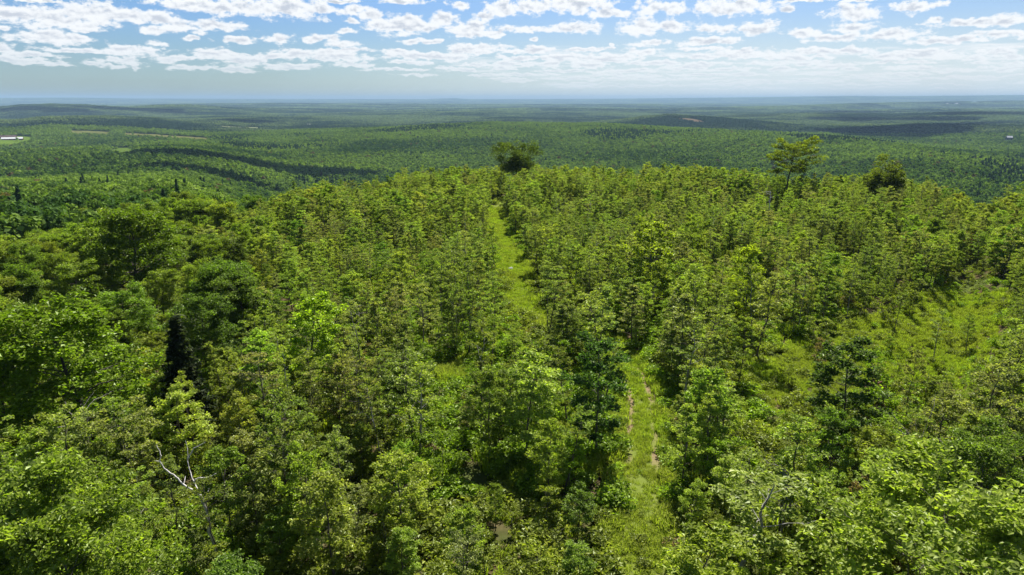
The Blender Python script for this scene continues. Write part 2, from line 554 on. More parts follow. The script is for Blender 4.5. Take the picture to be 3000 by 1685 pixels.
def leaf_quads(rng, ctr, size, nrm_up=0.75, elong=1.35, val=None):
    """one folded rhombus per centre"""
    n = len(ctr)
    nm = rng.normal(0, 1, (n, 3))
    nm /= np.linalg.norm(nm, axis=1)[:, None]
    nm[:, 2] = np.abs(nm[:, 2])
    nm = nm + np.array([0, 0, nrm_up])
    nm /= np.linalg.norm(nm, axis=1)[:, None]
    ax = rng.normal(0, 1, (n, 3))
    u = np.cross(nm, ax)
    u /= np.linalg.norm(u, axis=1)[:, None] + 1e-9
    w = np.cross(nm, u)
    s = size * rng.uniform(0.65, 1.3, n)[:, None]
    fold = nm * s * 0.18
    p0 = ctr - u * s * 0.5 * elong
    p1 = ctr + w * s * 0.42 + fold
    p2 = ctr + u * s * 0.5 * elong - nm * s * 0.15
    p3 = ctr - w * s * 0.42 + fold
    V_ = np.stack([p0, p1, p2, p3], 1).reshape(-1, 3)
    F_ = np.arange(n * 4).reshape(n, 4)
    return V_, F_


def grow_tree(seed, Ht, R, base_f=0.3, nbr=22, leaves=3600, leaf=0.17, rise=0.5, trunk_r=None, shape='oval', spray=(0.42, 0.16), lean=0.03,
              bark=None, fork=False, gap=0.0, sub=4):
    """returns (trunk mesh, crown mesh) of a broadleaf tree standing at the origin"""
    rng = np.random.default_rng(seed)
    trunk_r = trunk_r or Ht * 0.011
    wood = Buf()
    nt = 9
    tt = np.linspace(0, 1, nt)
    wander = np.cumsum(rng.normal(0, 0.016 * Ht, (nt, 2)), 0) * tt[:, None]
    ldir = rng.normal(0, lean * Ht, 2)
    tp = np.column_stack([wander[:, 0] + ldir[0] * tt, wander[:, 1] + ldir[1] * tt, tt * Ht * 0.96])
    tp[0, 2] = -0.35
    tr_ = trunk_r * (1 - 0.88 * tt) ** 0.9
    tr_[0] *= 1.35
    wood.add(*tube(tp, tr_, 7))
    tips = []

    def prof(h):
        if shape == 'oval':
            return 0.25 + 0.75 * math.sin(math.pi * min(max((h - base_f) / (1 - base_f), 0.0), 1.0) ** 0.75)
        if shape == 'umbrella':
            q_ = (h - base_f) / (1 - base_f)
            return 0.35 + 0.65 * math.sin(math.pi * min(q_ * 0.62 + 0.2, 1.0))
        if shape == 'dome':
            q_ = (h - base_f) / (1 - base_f)
            return math.sqrt(max(1 - (q_ * 0.93) ** 2.2, 0.02))
        q_ = (h - base_f) / (1 - base_f)
        return max(1 - q_, 0.05) ** 0.7

    phi = rng.uniform(0, 6.28)
    for k in range(nbr):
        h = base_f + (0.97 - base_f) * ((k + rng.uniform(0, 0.8)) / nbr)
        phi += 2.4 + rng.normal(0, 0.35)
        p0 = np.array([np.interp(h, tt * 0.96, tp[:, i]) for i in range(3)])
        L = R * prof(h) * rng.uniform(0.72, 1.18)
        el = rise * rng.uniform(0.5, 1.5) * (0.55 + 0.8 * (h - base_f) / (1 - base_f))
        m_ = 5
        q_ = np.linspace(0, 1, m_)
        dirv = np.array([math.cos(phi), math.sin(phi), 0])
        side = np.array([-math.sin(phi), math.cos(phi), 0])
        bp = p0 + np.outer(q_ * L, dirv) + np.outer(q_ ** 1.5 * L * rng.normal(0, 0.16), side)
        bp[:, 2] = p0[2] + L * el * (q_ - 0.30 * q_ ** 2)
        bp[1:] += rng.normal(0, 0.03 * L, (m_ - 1, 3))
        br = max(trunk_r * 0.42 * (1 - h * 0.65) * (L / R) ** 0.6, 0.008) * (1 - 0.8 * q_)
        wood.add(*tube(bp, br, 4))
        tips.append((bp[-1], 1.0, dirv))
        for s_ in range(sub):
            f_ = rng.uniform(0.3, 0.95)
            c0 = np.array([np.interp(f_, q_, bp[:, i]) for i in range(3)])
            sg = 1 if s_ % 2 else -1
            sd_ = dirv * rng.uniform(0.3, 0.9) + side * sg * rng.uniform(0.5, 1.0) + np.array([0, 0, rng.uniform(-0.05, 0.45)])
            sl = L * rng.uniform(0.25, 0.5) * (1.15 - 0.45 * f_)
            c1 = c0 + sd_ * sl
            mid = (c0 + c1) / 2 + rng.normal(0, 0.05 * sl, 3)
            wood.add(*tube([c0, mid, c1], [br[2] * 0.6, br[2] * 0.42, 0.004], 3))
            tips.append((c1, 0.9, sd_))
            if rng.random() < 0.6:
                tips.append((mid, 0.65, sd_))
    tips.append((tp[-1], 0.9, np.array([0, 0, 1.0])))
    tips = [tp_ for tp_ in tips if rng.random() >= gap]
    wsum = sum(w for _, w, _ in tips)
    cs, vs2 = [], []
    for (c, w, dv) in tips:
        n = max(int(leaves * w / wsum * rng.uniform(0.7, 1.3)), 3)
        sc_ = spray[0] * rng.uniform(0.75, 1.25) * (0.7 + 0.3 * w)
        # a spray: flattened cloud with leaves concentrated to its upper shell
        q3 = rng.normal(0, 1, (n, 3))
        q3 /= (np.linalg.norm(q3, axis=1)[:, None] + 1e-9)
        q3 *= rng.uniform(0.25, 1.0, n)[:, None] ** 0.6
        q3[:, 2] = np.where(q3[:, 2] < 0, q3[:, 2] * 0.5, q3[:, 2])
        pp = c + q3 * np.array([sc_, sc_, sc_ * spray[1] / spray[0]])
        cs.append(pp)
        vs2.append(np.clip(rng.normal(0.5, 0.16) + rng.normal(0, 0.16, n), 0, 1))
    cs = np.vstack(cs)
    LV, LF = leaf_quads(rng, cs, leaf)
    crown = mesh_np('crown', LV, LF, LEAF, False, {'v': ('FACE', 'FLOAT', np.concatenate(vs2))})
    return wood.mesh('trunk', bark or BARK), crown


def grow_spruce(seed, Ht, R, mat_leaf=None):
    rng = np.random.default_rng(seed)
    wood = Buf()
    tt = np.linspace(0, 1, 8)
    wob = np.cumsum(rng.normal(0, 0.01, (8, 2)), 0)
    tp = np.column_stack([wob[:, 0], wob[:, 1], tt * Ht])
    tp[0, 2] = -0.3
    wood.add(*tube(tp, Ht * 0.012 * (1 - 0.93 * tt), 6))
    cs, vv_ = [], []
    nw = 26
    for k in range(nw):
        h = 0.1 + 0.88 * (k / nw)
        L = R * (1 - h) ** 0.85 * rng.uniform(0.8, 1.15) + 0.08
        nb_ = 7
        a0 = rng.uniform(0, 6.28)
        for j in range(nb_):
            a_ = a0 + j * 6.283 / nb_ + rng.normal(0, 0.12)
            l_ = L * rng.uniform(0.7, 1.15)
            q_ = np.linspace(0, 1, 4)
            bp = np.column_stack([np.cos(a_) * l_ * q_, np.sin(a_) * l_ * q_, h * Ht - 0.28 * l_ * q_ + 0.16 * l_ * q_ ** 2])
            if j % 2 == 0:
                wood.add(*tube(bp, 0.025 * (1 - 0.8 * q_) * (1 - h) + 0.004, 3))
            n = int(14 + 44 * l_)
            f_ = rng.uniform(0.1, 1, n) ** 0.7
            w_ = 0.22 * l_ * (1.1 - f_) + 0.06
            off = rng.uniform(-1, 1, n) * w_
            px = np.cos(a_) * l_ * f_ - np.sin(a_) * off
            py = np.sin(a_) * l_ * f_ + np.cos(a_) * off
            pz = h * Ht - 0.28 * l_ * f_ + 0.16 * l_ * f_ ** 2 - np.abs(off) * 0.35 + rng.normal(0, 0.03, n)
            cs.append(np.column_stack([px, py, pz]))
            vv_.append(np.clip(rng.normal(0.5, 0.2, n), 0, 1))
    LV, LF = leaf_quads(rng, np.vstack(cs), 0.17, 1.0, 1.9)
    crown = mesh_np('crown', LV, LF, LEAF, False, {'v': ('FACE', 'FLOAT', np.concatenate(vv_))})
    return wood.mesh('trunk', BARK_DARK), crown


def lump_crown(seed, Ht, R, base, lobes=16, faces=700, fs=0.6, mat=None, conic=False):
    """crown of a tree beyond the hilltop: leaf clumps over many lobes, with a short trunk under it"""
    rng = np.random.default_rng(seed)
    cs, vals, nrm = [], [], []
    if conic:
        n = faces
        h = rng.uniform(0, 1, n) ** 1.25
        a_ = rng.uniform(0, 6.283, n)
        rad = R * (1 - h) * (0.75 + 0.35 * np.sin(a_ * 5 + seed) * np.sin(h * 31 + a_)) * rng.uniform(0.55, 1.05, n) + 0.1
        pos = np.column_stack([np.cos(a_) * rad, np.sin(a_) * rad, base + h * (Ht - base)])
        no = np.column_stack([np.cos(a_), np.sin(a_), np.full(n, 0.8)])
        cs, nrm, vals = [pos], [no], [np.clip(rng.normal(0.45, 0.2, n), 0, 1)]
    else:
        for k in range(lobes):
            # lobe centres over a dome
            th = rng.uniform(0, 6.283)
            ph = math.acos(rng.uniform(0.0, 1.0))
            rr_ = rng.uniform(0.45, 0.75)
            c = np.array([R * rr_ * math.sin(ph) * math.cos(th), R * rr_ * math.sin(ph) * math.sin(th), base + (Ht - base) * (0.30 + 0.48 * rr_ * 1.3 * math.cos(ph))])
            lr = R * rng.uniform(0.30, 0.46)
            n = faces // lobes
            q3 = rng.normal(0, 1, (n, 3))
            q3 /= np.linalg.norm(q3, axis=1)[:, None]
            q3[:, 2] = np.abs(q3[:, 2]) * np.where(rng.random(n) < 0.22, -0.6, 1)
            cs.append(c + q3 * lr * np.array([1, 1, 0.8]) * rng.uniform(0.8, 1.08, n)[:, None])
            nrm.append(q3)
            vals.append(np.clip(rng.normal(0.5, 0.13) + rng.normal(0, 0.14, n), 0, 1))
    cs = np.vstack(cs)
    nm = np.vstack(nrm) + rng.normal(0, 0.45, cs.shape)
    nm /= np.linalg.norm(nm, axis=1)[:, None]
    n = len(cs)
    u = np.cross(nm, rng.normal(0, 1, (n, 3)))
    u /= np.linalg.norm(u, axis=1)[:, None]
    w = np.cross(nm, u)
    s = (fs * rng.uniform(0.6, 1.35, n))[:, None]
    LV = np.stack([cs - u * s * 0.6, cs + w * s * 0.5 + nm * s * 0.15, cs + u * s * 0.6, cs - w * s * 0.5 + nm * s * 0.15], 1).reshape(-1, 3)
    LF = np.arange(n * 4).reshape(n, 4)
    tv, tf = tube([[0, 0, -0.5], [0.1, 0, base + (Ht - base) * 0.4]], [R * 0.07, R * 0.04], 4)
    V_ = np.vstack([LV, tv])
    F_ = np.vstack([LF, tf + len(LV)])
    v_ = np.concatenate(vals + [np.zeros(len(tf))])
    return mesh_np('distant_tree', V_, F_, [mat or FAR_LEAF, BARK_DARK], False, {'v': ('FACE', 'FLOAT', v_)}, np.concatenate([np.zeros(n), np.ones(len(tf))]))


def bush_mesh(seed, R, Ht, n, leaf, nrm_up=1.1, lobes=7):
    rng = np.random.default_rng(seed)
    cs = []
    vals = []
    for k in range(lobes):
        a_ = rng.uniform(0, 6.283)
        d_ = R * rng.uniform(0, 0.65)
        c = np.array([math.cos(a_) * d_, math.sin(a_) * d_, Ht * rng.uniform(0.35, 0.75)])
        q3 = rng.normal(0, 1, (n // lobes, 3))
        q3 /= np.linalg.norm(q3, axis=1)[:, None]
        q3 *= rng.uniform(0.3, 1, len(q3))[:, None] ** 0.5
        cs.append(c + q3 * np.array([R * 0.45, R * 0.45, Ht * 0.33]))
        vals.append(np.clip(rng.normal(0.5, 0.15) + rng.normal(0, 0.17, len(q3)), 0, 1))
    cs = np.vstack(cs)
    cs[:, 2] = np.maximum(cs[:, 2], 0.03)
    LV, LF = leaf_quads(rng, cs, leaf, nrm_up)
    vals = np.concatenate(vals)
    b_ = Buf()
    b_.add(LV, LF)
    nl = len(LF)
    for k in range(5):
        a_ = rng.uniform(0, 6.283)
        tv, tf = tube([[0, 0, -0.1], [math.cos(a_) * R * 0.2, math.sin(a_) * R * 0.2, Ht * 0.4], [math.cos(a_) * R * 0.5, math.sin(a_) * R * 0.5, Ht * 0.8]], [0.02, 0.014, 0.004], 3)
        b_.add(tv, tf)
    F_ = np.vstack(b_.f)
    return mesh_np('bush', np.vstack(b_.v), F_, [LEAF, BARK], False, {'v': ('FACE', 'FLOAT', np.concatenate([vals, np.zeros(len(F_) - nl)]))},
                   np.concatenate([np.zeros(nl), np.ones(len(F_) - nl)]))


def grass_mesh(seed, R, Ht, n, wd=0.03):
    rng = np.random.default_rng(seed)
    a_ = rng.uniform(0, 6.283, n)
    d_ = R * np.sqrt(rng.uniform(0, 1, n))
    bx, by = np.cos(a_) * d_, np.sin(a_) * d_
    la, ll = rng.uniform(0, 6.283, n), rng.uniform(0.15, 0.75, n)
    h = Ht * rng.uniform(0.5, 1.15, n)
    tx, ty = bx + np.cos(la) * ll * h, by + np.sin(la) * ll * h
    mx, my = bx + np.cos(la) * ll * h * 0.35, by + np.sin(la) * ll * h * 0.35
    sx_, sy_ = -np.sin(la) * wd, np.cos(la) * wd
    z0, z1, z2 = np.zeros(n) - 0.03, h * 0.62, h * (1 - ll * 0.35)
    V_ = np.stack([np.column_stack([bx - sx_, by - sy_, z0]), np.column_stack([bx + sx_, by + sy_, z0]),
                   np.column_stack([mx + sx_, my + sy_, z1]), np.column_stack([mx - sx_, my - sy_, z1]),
                   np.column_stack([tx + sx_ * 0.2, ty + sy_ * 0.2, z2]), np.column_stack([tx - sx_ * 0.2, ty - sy_ * 0.2, z2])], 1).reshape(-1, 3)
    k = np.arange(n)[:, None] * 6
    F_ = np.vstack([k + np.array([[0, 1, 2, 3]]), k + np.array([[3, 2, 4, 5]])])
    vv_ = np.clip(rng.normal(0.5, 0.2, n), 0, 1)
    return mesh_np('tuft', V_, F_, GRASS, False, {'v': ('FACE', 'FLOAT', np.concatenate([vv_, vv_]))})


# ---------------------------------------------------------------- instanced stuff (geometry nodes over a point mesh)
def scatter(name, pts, idx, rot, scl, colr, protos, label, tilt=None):
    """one object of kind stuff; protos: list of (list of meshes)"""
    n = len(pts)
    eul = np.zeros((n, 3), np.float32)
    if tilt is not None:
        eul[:, :2] = tilt
    eul[:, 2] = rot
    scl = np.asarray(scl, np.float32)
    if scl.ndim == 1:
        scl = np.repeat(scl[:, None], 3, 1)
    c4 = np.column_stack([colr, np.ones(n)]).astype(np.float32)
    me = mesh_np(name, pts, [], [], False, {'idx': ('POINT', 'INT', np.asarray(idx, np.int32)), 'eul': ('POINT', 'FLOAT_VECTOR', eul),
                                            'scl': ('POINT', 'FLOAT_VECTOR', scl), 'leaf_colour': ('POINT', 'FLOAT_COLOR', c4)})
    o = link(name, me)
    gt = bpy.data.node_groups.new(name, 'GeometryNodeTree')
    gt.interface.new_socket('Geometry', in_out='INPUT', socket_type='NodeSocketGeometry')
    gt.interface.new_socket('Geometry', in_out='OUTPUT', socket_type='NodeSocketGeometry')
    N, Lk = gt.nodes, gt.links
    gi, go = N.new('NodeGroupInput'), N.new('NodeGroupOutput')

    def attr(nm, dt):
        a_ = N.new('GeometryNodeInputNamedAttribute')
        a_.data_type = dt
        a_.inputs['Name'].default_value = nm
        return a_.outputs['Attribute']
    ai, ae, as_ = attr('idx', 'INT'), attr('eul', 'FLOAT_VECTOR'), attr('scl', 'FLOAT_VECTOR')
    e2r = N.new('FunctionNodeEulerToRotation')
    Lk.new(ae, e2r.inputs[0])
    join = N.new('GeometryNodeJoinGeometry')
    for k, meshes in enumerate(protos):
        inner = N.new('GeometryNodeJoinGeometry')
        for m_ in meshes:
            src = bpy.data.objects.new('source_' + name, m_)       # never linked to the scene: only lends its mesh
            oi = N.new('GeometryNodeObjectInfo')
            oi.transform_space = 'ORIGINAL'
            oi.inputs['Object'].default_value = src
            oi.inputs['As Instance'].default_value = False
            Lk.new(oi.outputs['Geometry'], inner.inputs[0])
        cmp_ = N.new('FunctionNodeCompare')
        cmp_.data_type = 'INT'
        cmp_.operation = 'EQUAL'
        Lk.new(ai, cmp_.inputs[2])
        cmp_.inputs[3].default_value = k
        iop = N.new('GeometryNodeInstanceOnPoints')
        Lk.new(gi.outputs[0], iop.inputs['Points'])
        Lk.new(cmp_.outputs[0], iop.inputs['Selection'])
        Lk.new(inner.outputs[0], iop.inputs['Instance'])
        Lk.new(e2r.outputs[0], iop.inputs['Rotation'])
        Lk.new(as_, iop.inputs['Scale'])
        Lk.new(iop.outputs[0], join.inputs[0])
    Lk.new(join.outputs[0], go.inputs[0])
    md = o.modifiers.new('scatter', 'NODES')
    md.node_group = gt
    tag(o, label, kind='stuff')
    return o


def jgrid(rng, cell, x0, x1, y0, y1, jit=0.9):
    xs, ys = np.meshgrid(np.arange(x0, x1, cell), np.arange(y0, y1, cell))
    xs = xs.ravel() + rng.uniform(0, cell * jit, xs.size)
    ys = ys.ravel() + rng.uniform(0, cell * jit, ys.size)
    return xs, ys


# ---------------------------------------------------------------- layout of the open places (photo outlines put down on the terrain)
OPEN = [
    ([(1815, 1570), (1925, 1570), (1950, 1400), (1950, 1220), (1930, 1130), (1890, 1105), (1845, 1130), (1828, 1300), (1815, 1500)], 0.95),
    ([(1448, 600), (1425, 650), (1452, 700), (1458, 760), (1488, 850), (1500, 925), (1548, 925), (1548, 830), (1520, 760), (1492, 690), (1460, 640)], 0.95),
    ([(2150, 1130), (2330, 1000), (2600, 915), (2740, 850), (2840, 790), (2930, 850), (2920, 1010), (2740, 1120), (2500, 1200), (2230, 1200)], 0.965),
    ([(1275, 1070), (1370, 1050), (1375, 1125), (1290, 1140)], 0.95),
    ([(1500, 1250), (1690, 1180), (1690, 1370), (1620, 1520), (1440, 1480)], 0.55),
    ([(1230, 1200), (1320, 1230), (1330, 1300), (1240, 1290)], 0.4),
]
SNAG_OPEN = [([(520, 940), (620, 940), (630, 1270), (480, 1270)], 1.0, 38.9), ([(440, 1290), (650, 1280), (660, 1420), (625, 1490), (570, 1475), (450, 1390)], 1.0, 28.5), ([(2280, 1350), (2340, 1350), (2350, 1500), (2290, 1500)], 0.9, 30), ([(2640, 1250), (2780, 1250), (2780, 1330), (2640, 1330)], 0.8, 38),
             ([(1720, 1320), (1770, 1320), (1770, 1400), (1720, 1400)], 1.0, 36), ([(2120, 1570), (2150, 1570), (2150, 1685), (2120, 1685)], 1.0, 24), ([(340, 700), (390, 700), (390, 780), (340, 780)], 1.0, 86)]
OPEN_G = [[ground_at(*p) for p in poly] for poly, _ in OPEN]
TRACK = [ground_at(*p) for p in [(1880, 1680), (1875, 1500), (1880, 1330), (1878, 1180), (1840, 1080), (1760, 1010), (1660, 960), (1560, 930), (1520, 880), (1520, 800), (1490, 730), (1470, 670), (1455, 620), (1475, 590), (1500, 560), (1490, 540)]]
TRACK = np.array([(TRACK[0][0] - 0.6, 14.0)] + TRACK)


def track_dist(x, y):
    x, y = np.asarray(x, float), np.asarray(y, float)
    best = np.full(x.shape, 1e9)
    side = np.zeros(x.shape)
    for (x1, y1), (x2, y2) in zip(TRACK[:-1], TRACK[1:]):
        dx, dy = x2 - x1, y2 - y1
        t_ = np.clip(((x - x1) * dx + (y - y1) * dy) / (dx * dx + dy * dy), 0, 1)
        ex, ey = x - (x1 + t_ * dx), y - (y1 + t_ * dy)
        d_ = np.hypot(ex, ey)
        s_ = np.sign(ex * dy - ey * dx)
        side = np.where(d_ < best, s_, side)
        best = np.minimum(best, d_)
    return best, side


# the grassy track: strip draped on the ground, with two bare wheel ruts
def catmull(P_, k=12):
    out_ = []
    P_ = np.vstack([2 * P_[0] - P_[1], P_, 2 * P_[-1] - P_[-2]])
    for i in range(1, len(P_) - 2):
        for s_ in np.linspace(0, 1, k, endpoint=False):
            a_, b_, c_, d_ = P_[i - 1], P_[i], P_[i + 1], P_[i + 2]
            out_.append(0.5 * ((2 * b_) + (-a_ + c_) * s_ + (2 * a_ - 5 * b_ + 4 * c_ - d_) * s_ ** 2 + (-a_ + 3 * b_ - 3 * c_ + d_) * s_ ** 3))
    out_.append(P_[-2])
    return np.array(out_)


tc_ = catmull(TRACK)
tg = np.gradient(tc_, axis=0)
tg /= np.linalg.norm(tg, axis=1)[:, None]
nrm2 = np.column_stack([tg[:, 1], -tg[:, 0]])
cols = np.linspace(-1.5, 1.5, 17)
PX = tc_[:, None, 0] + nrm2[:, None, 0] * cols[None, :]
PY = tc_[:, None, 1] + nrm2[:, None, 1] * cols[None, :]
rut_depth = np.exp(-((np.abs(cols) - 0.82) / 0.22) ** 2) * 0.05
PZ = H(PX, PY) + 0.09 - rut_depth[None, :]
npth, ncol = PX.shape
_, ps_y = to_src(tc_[:, 0], tc_[:, 1], H(tc_[:, 0], tc_[:, 1]))
worn = 0.15 + 0.85 * smooth(1060, 1130, ps_y) * (1 - smooth(1320, 1390, ps_y))
ii = (np.arange(npth - 1)[:, None] * ncol + np.arange(ncol - 1)[None, :]).ravel()
FP = np.stack([ii, ii + 1, ii + ncol + 1, ii + ncol], 1)
TM, t, out = new_mat('track_turf_and_ruts')
at = t.node('ShaderNodeAttribute', attribute_type='GEOMETRY', attribute_name='across')
g = t.node('ShaderNodeNewGeometry')
nz = t.noise(g.outputs['Position'], 0.35, 4, 0.6)
nf = t.noise(g.outputs['Position'], 7.0, 5, 0.65)
rut = t.m('SUBTRACT', t.m('ABSOLUTE', at.outputs['Fac']), 0.82)
rut = t.m('ABSOLUTE', rut)
rut = t.ramp(t.m('ADD', rut, t.m('MULTIPLY', t.m('SUBTRACT', nf, 0.5), 0.25)), 0.18, 0.36, 1.0, 0.0)
rut = t.m('MULTIPLY', rut, t.ramp(nz, 0.36, 0.56, 0.15, 1.0))
rk = t.node('ShaderNodeAttribute', attribute_type='GEOMETRY', attribute_name='worn')
rut = t.m('MULTIPLY', rut, rk.outputs['Fac'])
turf = t.mix(nf, (0.07, 0.10, 0.016, 1), (0.16, 0.19, 0.04, 1))
dirt = t.mix(nf, (0.12, 0.085, 0.05, 1), (0.26, 0.19, 0.12, 1))
b = t.node('ShaderNodeBsdfDiffuse')
t.put(b.inputs[0], t.mix(rut, turf, dirt))
t.l.new(b.outputs[0], out.inputs[0])
path = link('path', mesh_np('path', np.stack([PX, PY, PZ], -1).reshape(-1, 3), FP, TM, True, {'across': ('POINT', 'FLOAT', np.tile(cols, npth)), 'worn': ('POINT', 'FLOAT', np.repeat(worn, ncol))}))
if path.data.polygons[3].normal.z < 0:
    path.data.flip_normals()
tag(path, 'grassy two-rut track running away through the young trees', kind='structure')

# ---------------------------------------------------------------- tree kinds
rngP = np.random.default_rng(7)
KINDS = {}
KINDS['olive'] = [grow_tree(100 + i, [6.2, 6.8, 7.2, 6.6, 7.4, 6.0, 7.0, 6.4][i], [1.15, 1.3, 1.05, 1.45, 1.2, 1.25, 0.95, 1.5][i], [0.12, 0.2, 0.28, 0.16, 0.22, 0.10, 0.3, 0.18][i], 27, [3300, 3600, 2500, 4200, 3000, 3400, 2100, 4000][i], 0.118,
                            [0.45, 0.6, 0.8, 0.4, 0.55, 0.7, 0.9, 0.35][i], shape=['oval', 'cone', 'oval', 'oval', 'cone', 'oval', 'oval', 'umbrella'][i], spray=(0.27, 0.15), lean=0.05, gap=0.08, bark=BARK) for i in range(8)]
KINDS['maple'] = [grow_tree(200 + i, 6.6, [1.6, 1.45, 1.7, 1.35, 1.55, 1.5][i], 0.2, 27, 5600, 0.135, 0.6, shape='oval', spray=(0.35, 0.24), lean=0.04) for i in range(6)]
KINDS['slender'] = [grow_tree(300 + i, 7.6, [0.95, 1.15, 1.3, 0.85, 1.1, 1.2][i], [0.45, 0.35, 0.5, 0.4, 0.55, 0.3][i], 17, [1300, 1700, 1500, 1000, 1300, 1800][i], 0.12, 0.8, shape='oval', spray=(0.26, 0.14), lean=0.06, gap=0.15, bark=[BARK, BARK_PALE][i % 2]) for i in range(6)]
KINDS['mature'] = [grow_tree(400 + i, 11.0, 3.8, 0.28, 38, 17000, 0.20, 0.55, trunk_r=0.19, shape='dome', spray=(0.75, 0.6), lean=0.02, bark=BARK_DARK, sub=6) for i in range(4)]
KINDS['sapling'] = [grow_tree(500 + i, 3.0, 0.85, 0.10, 13, 1300, 0.11, 0.7, shape='oval', spray=(0.24, 0.16), lean=0.05) for i in range(4)]
KINDS['spruce'] = [grow_spruce(600 + i, 8.5, 1.8) for i in range(2)]


def grow_oak(seed, Ht, R_, base, lobes, leaves, leaf, flat=0.45, width_low=0.75, rag=0.25, lr_=(0.12, 0.30)):
    """open-grown tree: limbs of grow_tree, rounded crown of many leafy lobes"""
    tr_, cr_ = grow_tree(seed, Ht * 0.9, R_ * 0.85, base + 0.05, 24, 60, 0.2, 0.6, trunk_r=Ht * 0.019, shape='dome', lean=0.02, bark=BARK_DARK, sub=3)
    bpy.data.meshes.remove(cr_)
    rg_ = np.random.default_rng(seed + 1)
    cs, vv_ = [], []
    zc, hz = Ht * (base + 1) * 0.5, Ht * (1 - base) * 0.5
    for k in range(lobes):
        ph = math.acos(1 - 2 * (k + 0.5) / lobes * 0.86)
        th = k * 2.39996 + rg_.normal(0, 0.3)
        rr_ = rg_.uniform(0.5, 0.86) if rg_.random() < 0.8 else rg_.uniform(0.1, 0.5)
        c = np.array([R_ * rr_ * math.sin(ph) * math.cos(th), R_ * rr_ * math.sin(ph) * math.sin(th), zc + hz * rr_ * math.cos(ph)])
        c *= np.array([1, 1, 1]) * (1 + rag * math.sin(th * 2 + seed) * math.sin(ph)) if c[2] > zc else 1.0
        if c[2] < zc:
            c[:2] *= width_low
        if rg_.random() < rag:
            continue
        lr = R_ * rg_.uniform(*lr_)
        n_ = int(leaves / lobes * rg_.uniform(0.6, 1.4))
        q3 = rg_.normal(0, 1, (n_, 3))
        q3 /= np.linalg.norm(q3, axis=1)[:, None]
        q3 *= rg_.uniform(0.45, 1.05, n_)[:, None]
        cs.append(c + q3 * lr * np.array([1, 1, flat + 0.25]))
        vv_.append(np.clip(rg_.normal(0.5, 0.14) + rg_.normal(0, 0.16, n_), 0, 1))
    LV, LF = leaf_quads(rg_, np.vstack(cs), leaf, 0.6)
    return tr_, mesh_np('crown', LV, LF, LEAF, False, {'v': ('FACE', 'FLOAT', np.concatenate(vv_))})


OAK1 = grow_oak(720, 14.0, 6.8, 0.26, 96, 17000, 0.25, rag=0.15)
OAK2 = grow_oak(730, 11.5, 4.6, 0.12, 80, 13000, 0.25, rag=0.2)
UMB = grow_tree(712, 15.0, 5.2, 0.52, 32, 12000, 0.24, 0.5, trunk_r=0.26, shape='umbrella', spray=(0.75, 0.42), lean=0.02, bark=BARK_DARK, sub=6, gap=0.08)
BIGMAPLE = grow_tree(740, 8.0, 3.3, 0.12, 40, 27000, 0.125, 0.55, trunk_r=0.10, shape='dome', spray=(0.50, 0.34), lean=0.02, sub=7)

C_OLIVE = np.array([(0.182, 0.226, 0.044), (0.196, 0.228, 0.066), (0.146, 0.190, 0.040), (0.196, 0.212, 0.074), (0.218, 0.268, 0.048)])
C_MAPLE = np.array([(0.180, 0.240, 0.036), (0.220, 0.280, 0.042), (0.128, 0.190, 0.030), (0.260, 0.300, 0.058)])
C_MATURE = np.array([(0.090, 0.132, 0.020), (0.118, 0.165, 0.022), (0.155, 0.205, 0.026)])
C_SPRUCE = np.array([(0.022, 0.034, 0.014)])
WORD = {'olive': ('olive_tree', 'young tree', ['olive green', 'dull olive', 'dark olive', 'brownish olive', 'yellow olive']),
        'maple': ('maple_tree', 'young maple tree', ['fresh green', 'bright green', 'deep green', 'yellow green']),
        'slender': ('birch_tree', 'slender tree', ['olive green', 'dull olive', 'dark olive', 'brownish olive', 'yellow olive']),
        'mature': ('broadleaf_tree', 'large tree', ['dark green', 'mid green', 'fresh green']),
        'spruce': ('spruce_tree', 'dark spruce tree', ['dark green']),
        'sapling': ('sapling', 'low sapling', ['fresh green', 'bright green', 'deep green', 'yellow green'])}
WORD['olive'] = ('broadleaf_tree',) + WORD['olive'][1:]
OWN_H = {'olive': 6.9, 'maple': 6.9, 'slender': 8.0, 'mature': 11.5, 'sapling': 3.2, 'spruce': 8.5}
OWN_R = {'olive': 1.2, 'maple': 1.55, 'slender': 1.1, 'mature': 3.8, 'sapling': 0.9, 'spruce': 1.8}

# --- sample positions over the hilltop
rng = np.random.default_rng(2024)
cx_, cy_ = jgrid(rng, 1.72, -200, 200, 11, 290, 0.98)
cr = np.hypot(cx_, cy_)
caz = np.degrees(np.arctan2(cx_, cy_))
crim = np.interp(caz, *RIM)
keep = (np.abs(caz) < 50) & (cr < crim + 75) & (cr > 11)
dens = 0.62 + 1.5 * (fbm(cx_ / 11, cy_ / 11, 77, 3) - 0.5)
keep &= rng.random(len(cx_)) < dens
td, _ = track_dist(cx_, cy_)
keep &= td > 1.75
cx_, cy_, cr, caz, crim = [a_[keep] for a_ in (cx_, cy_, cr, caz, crim)]

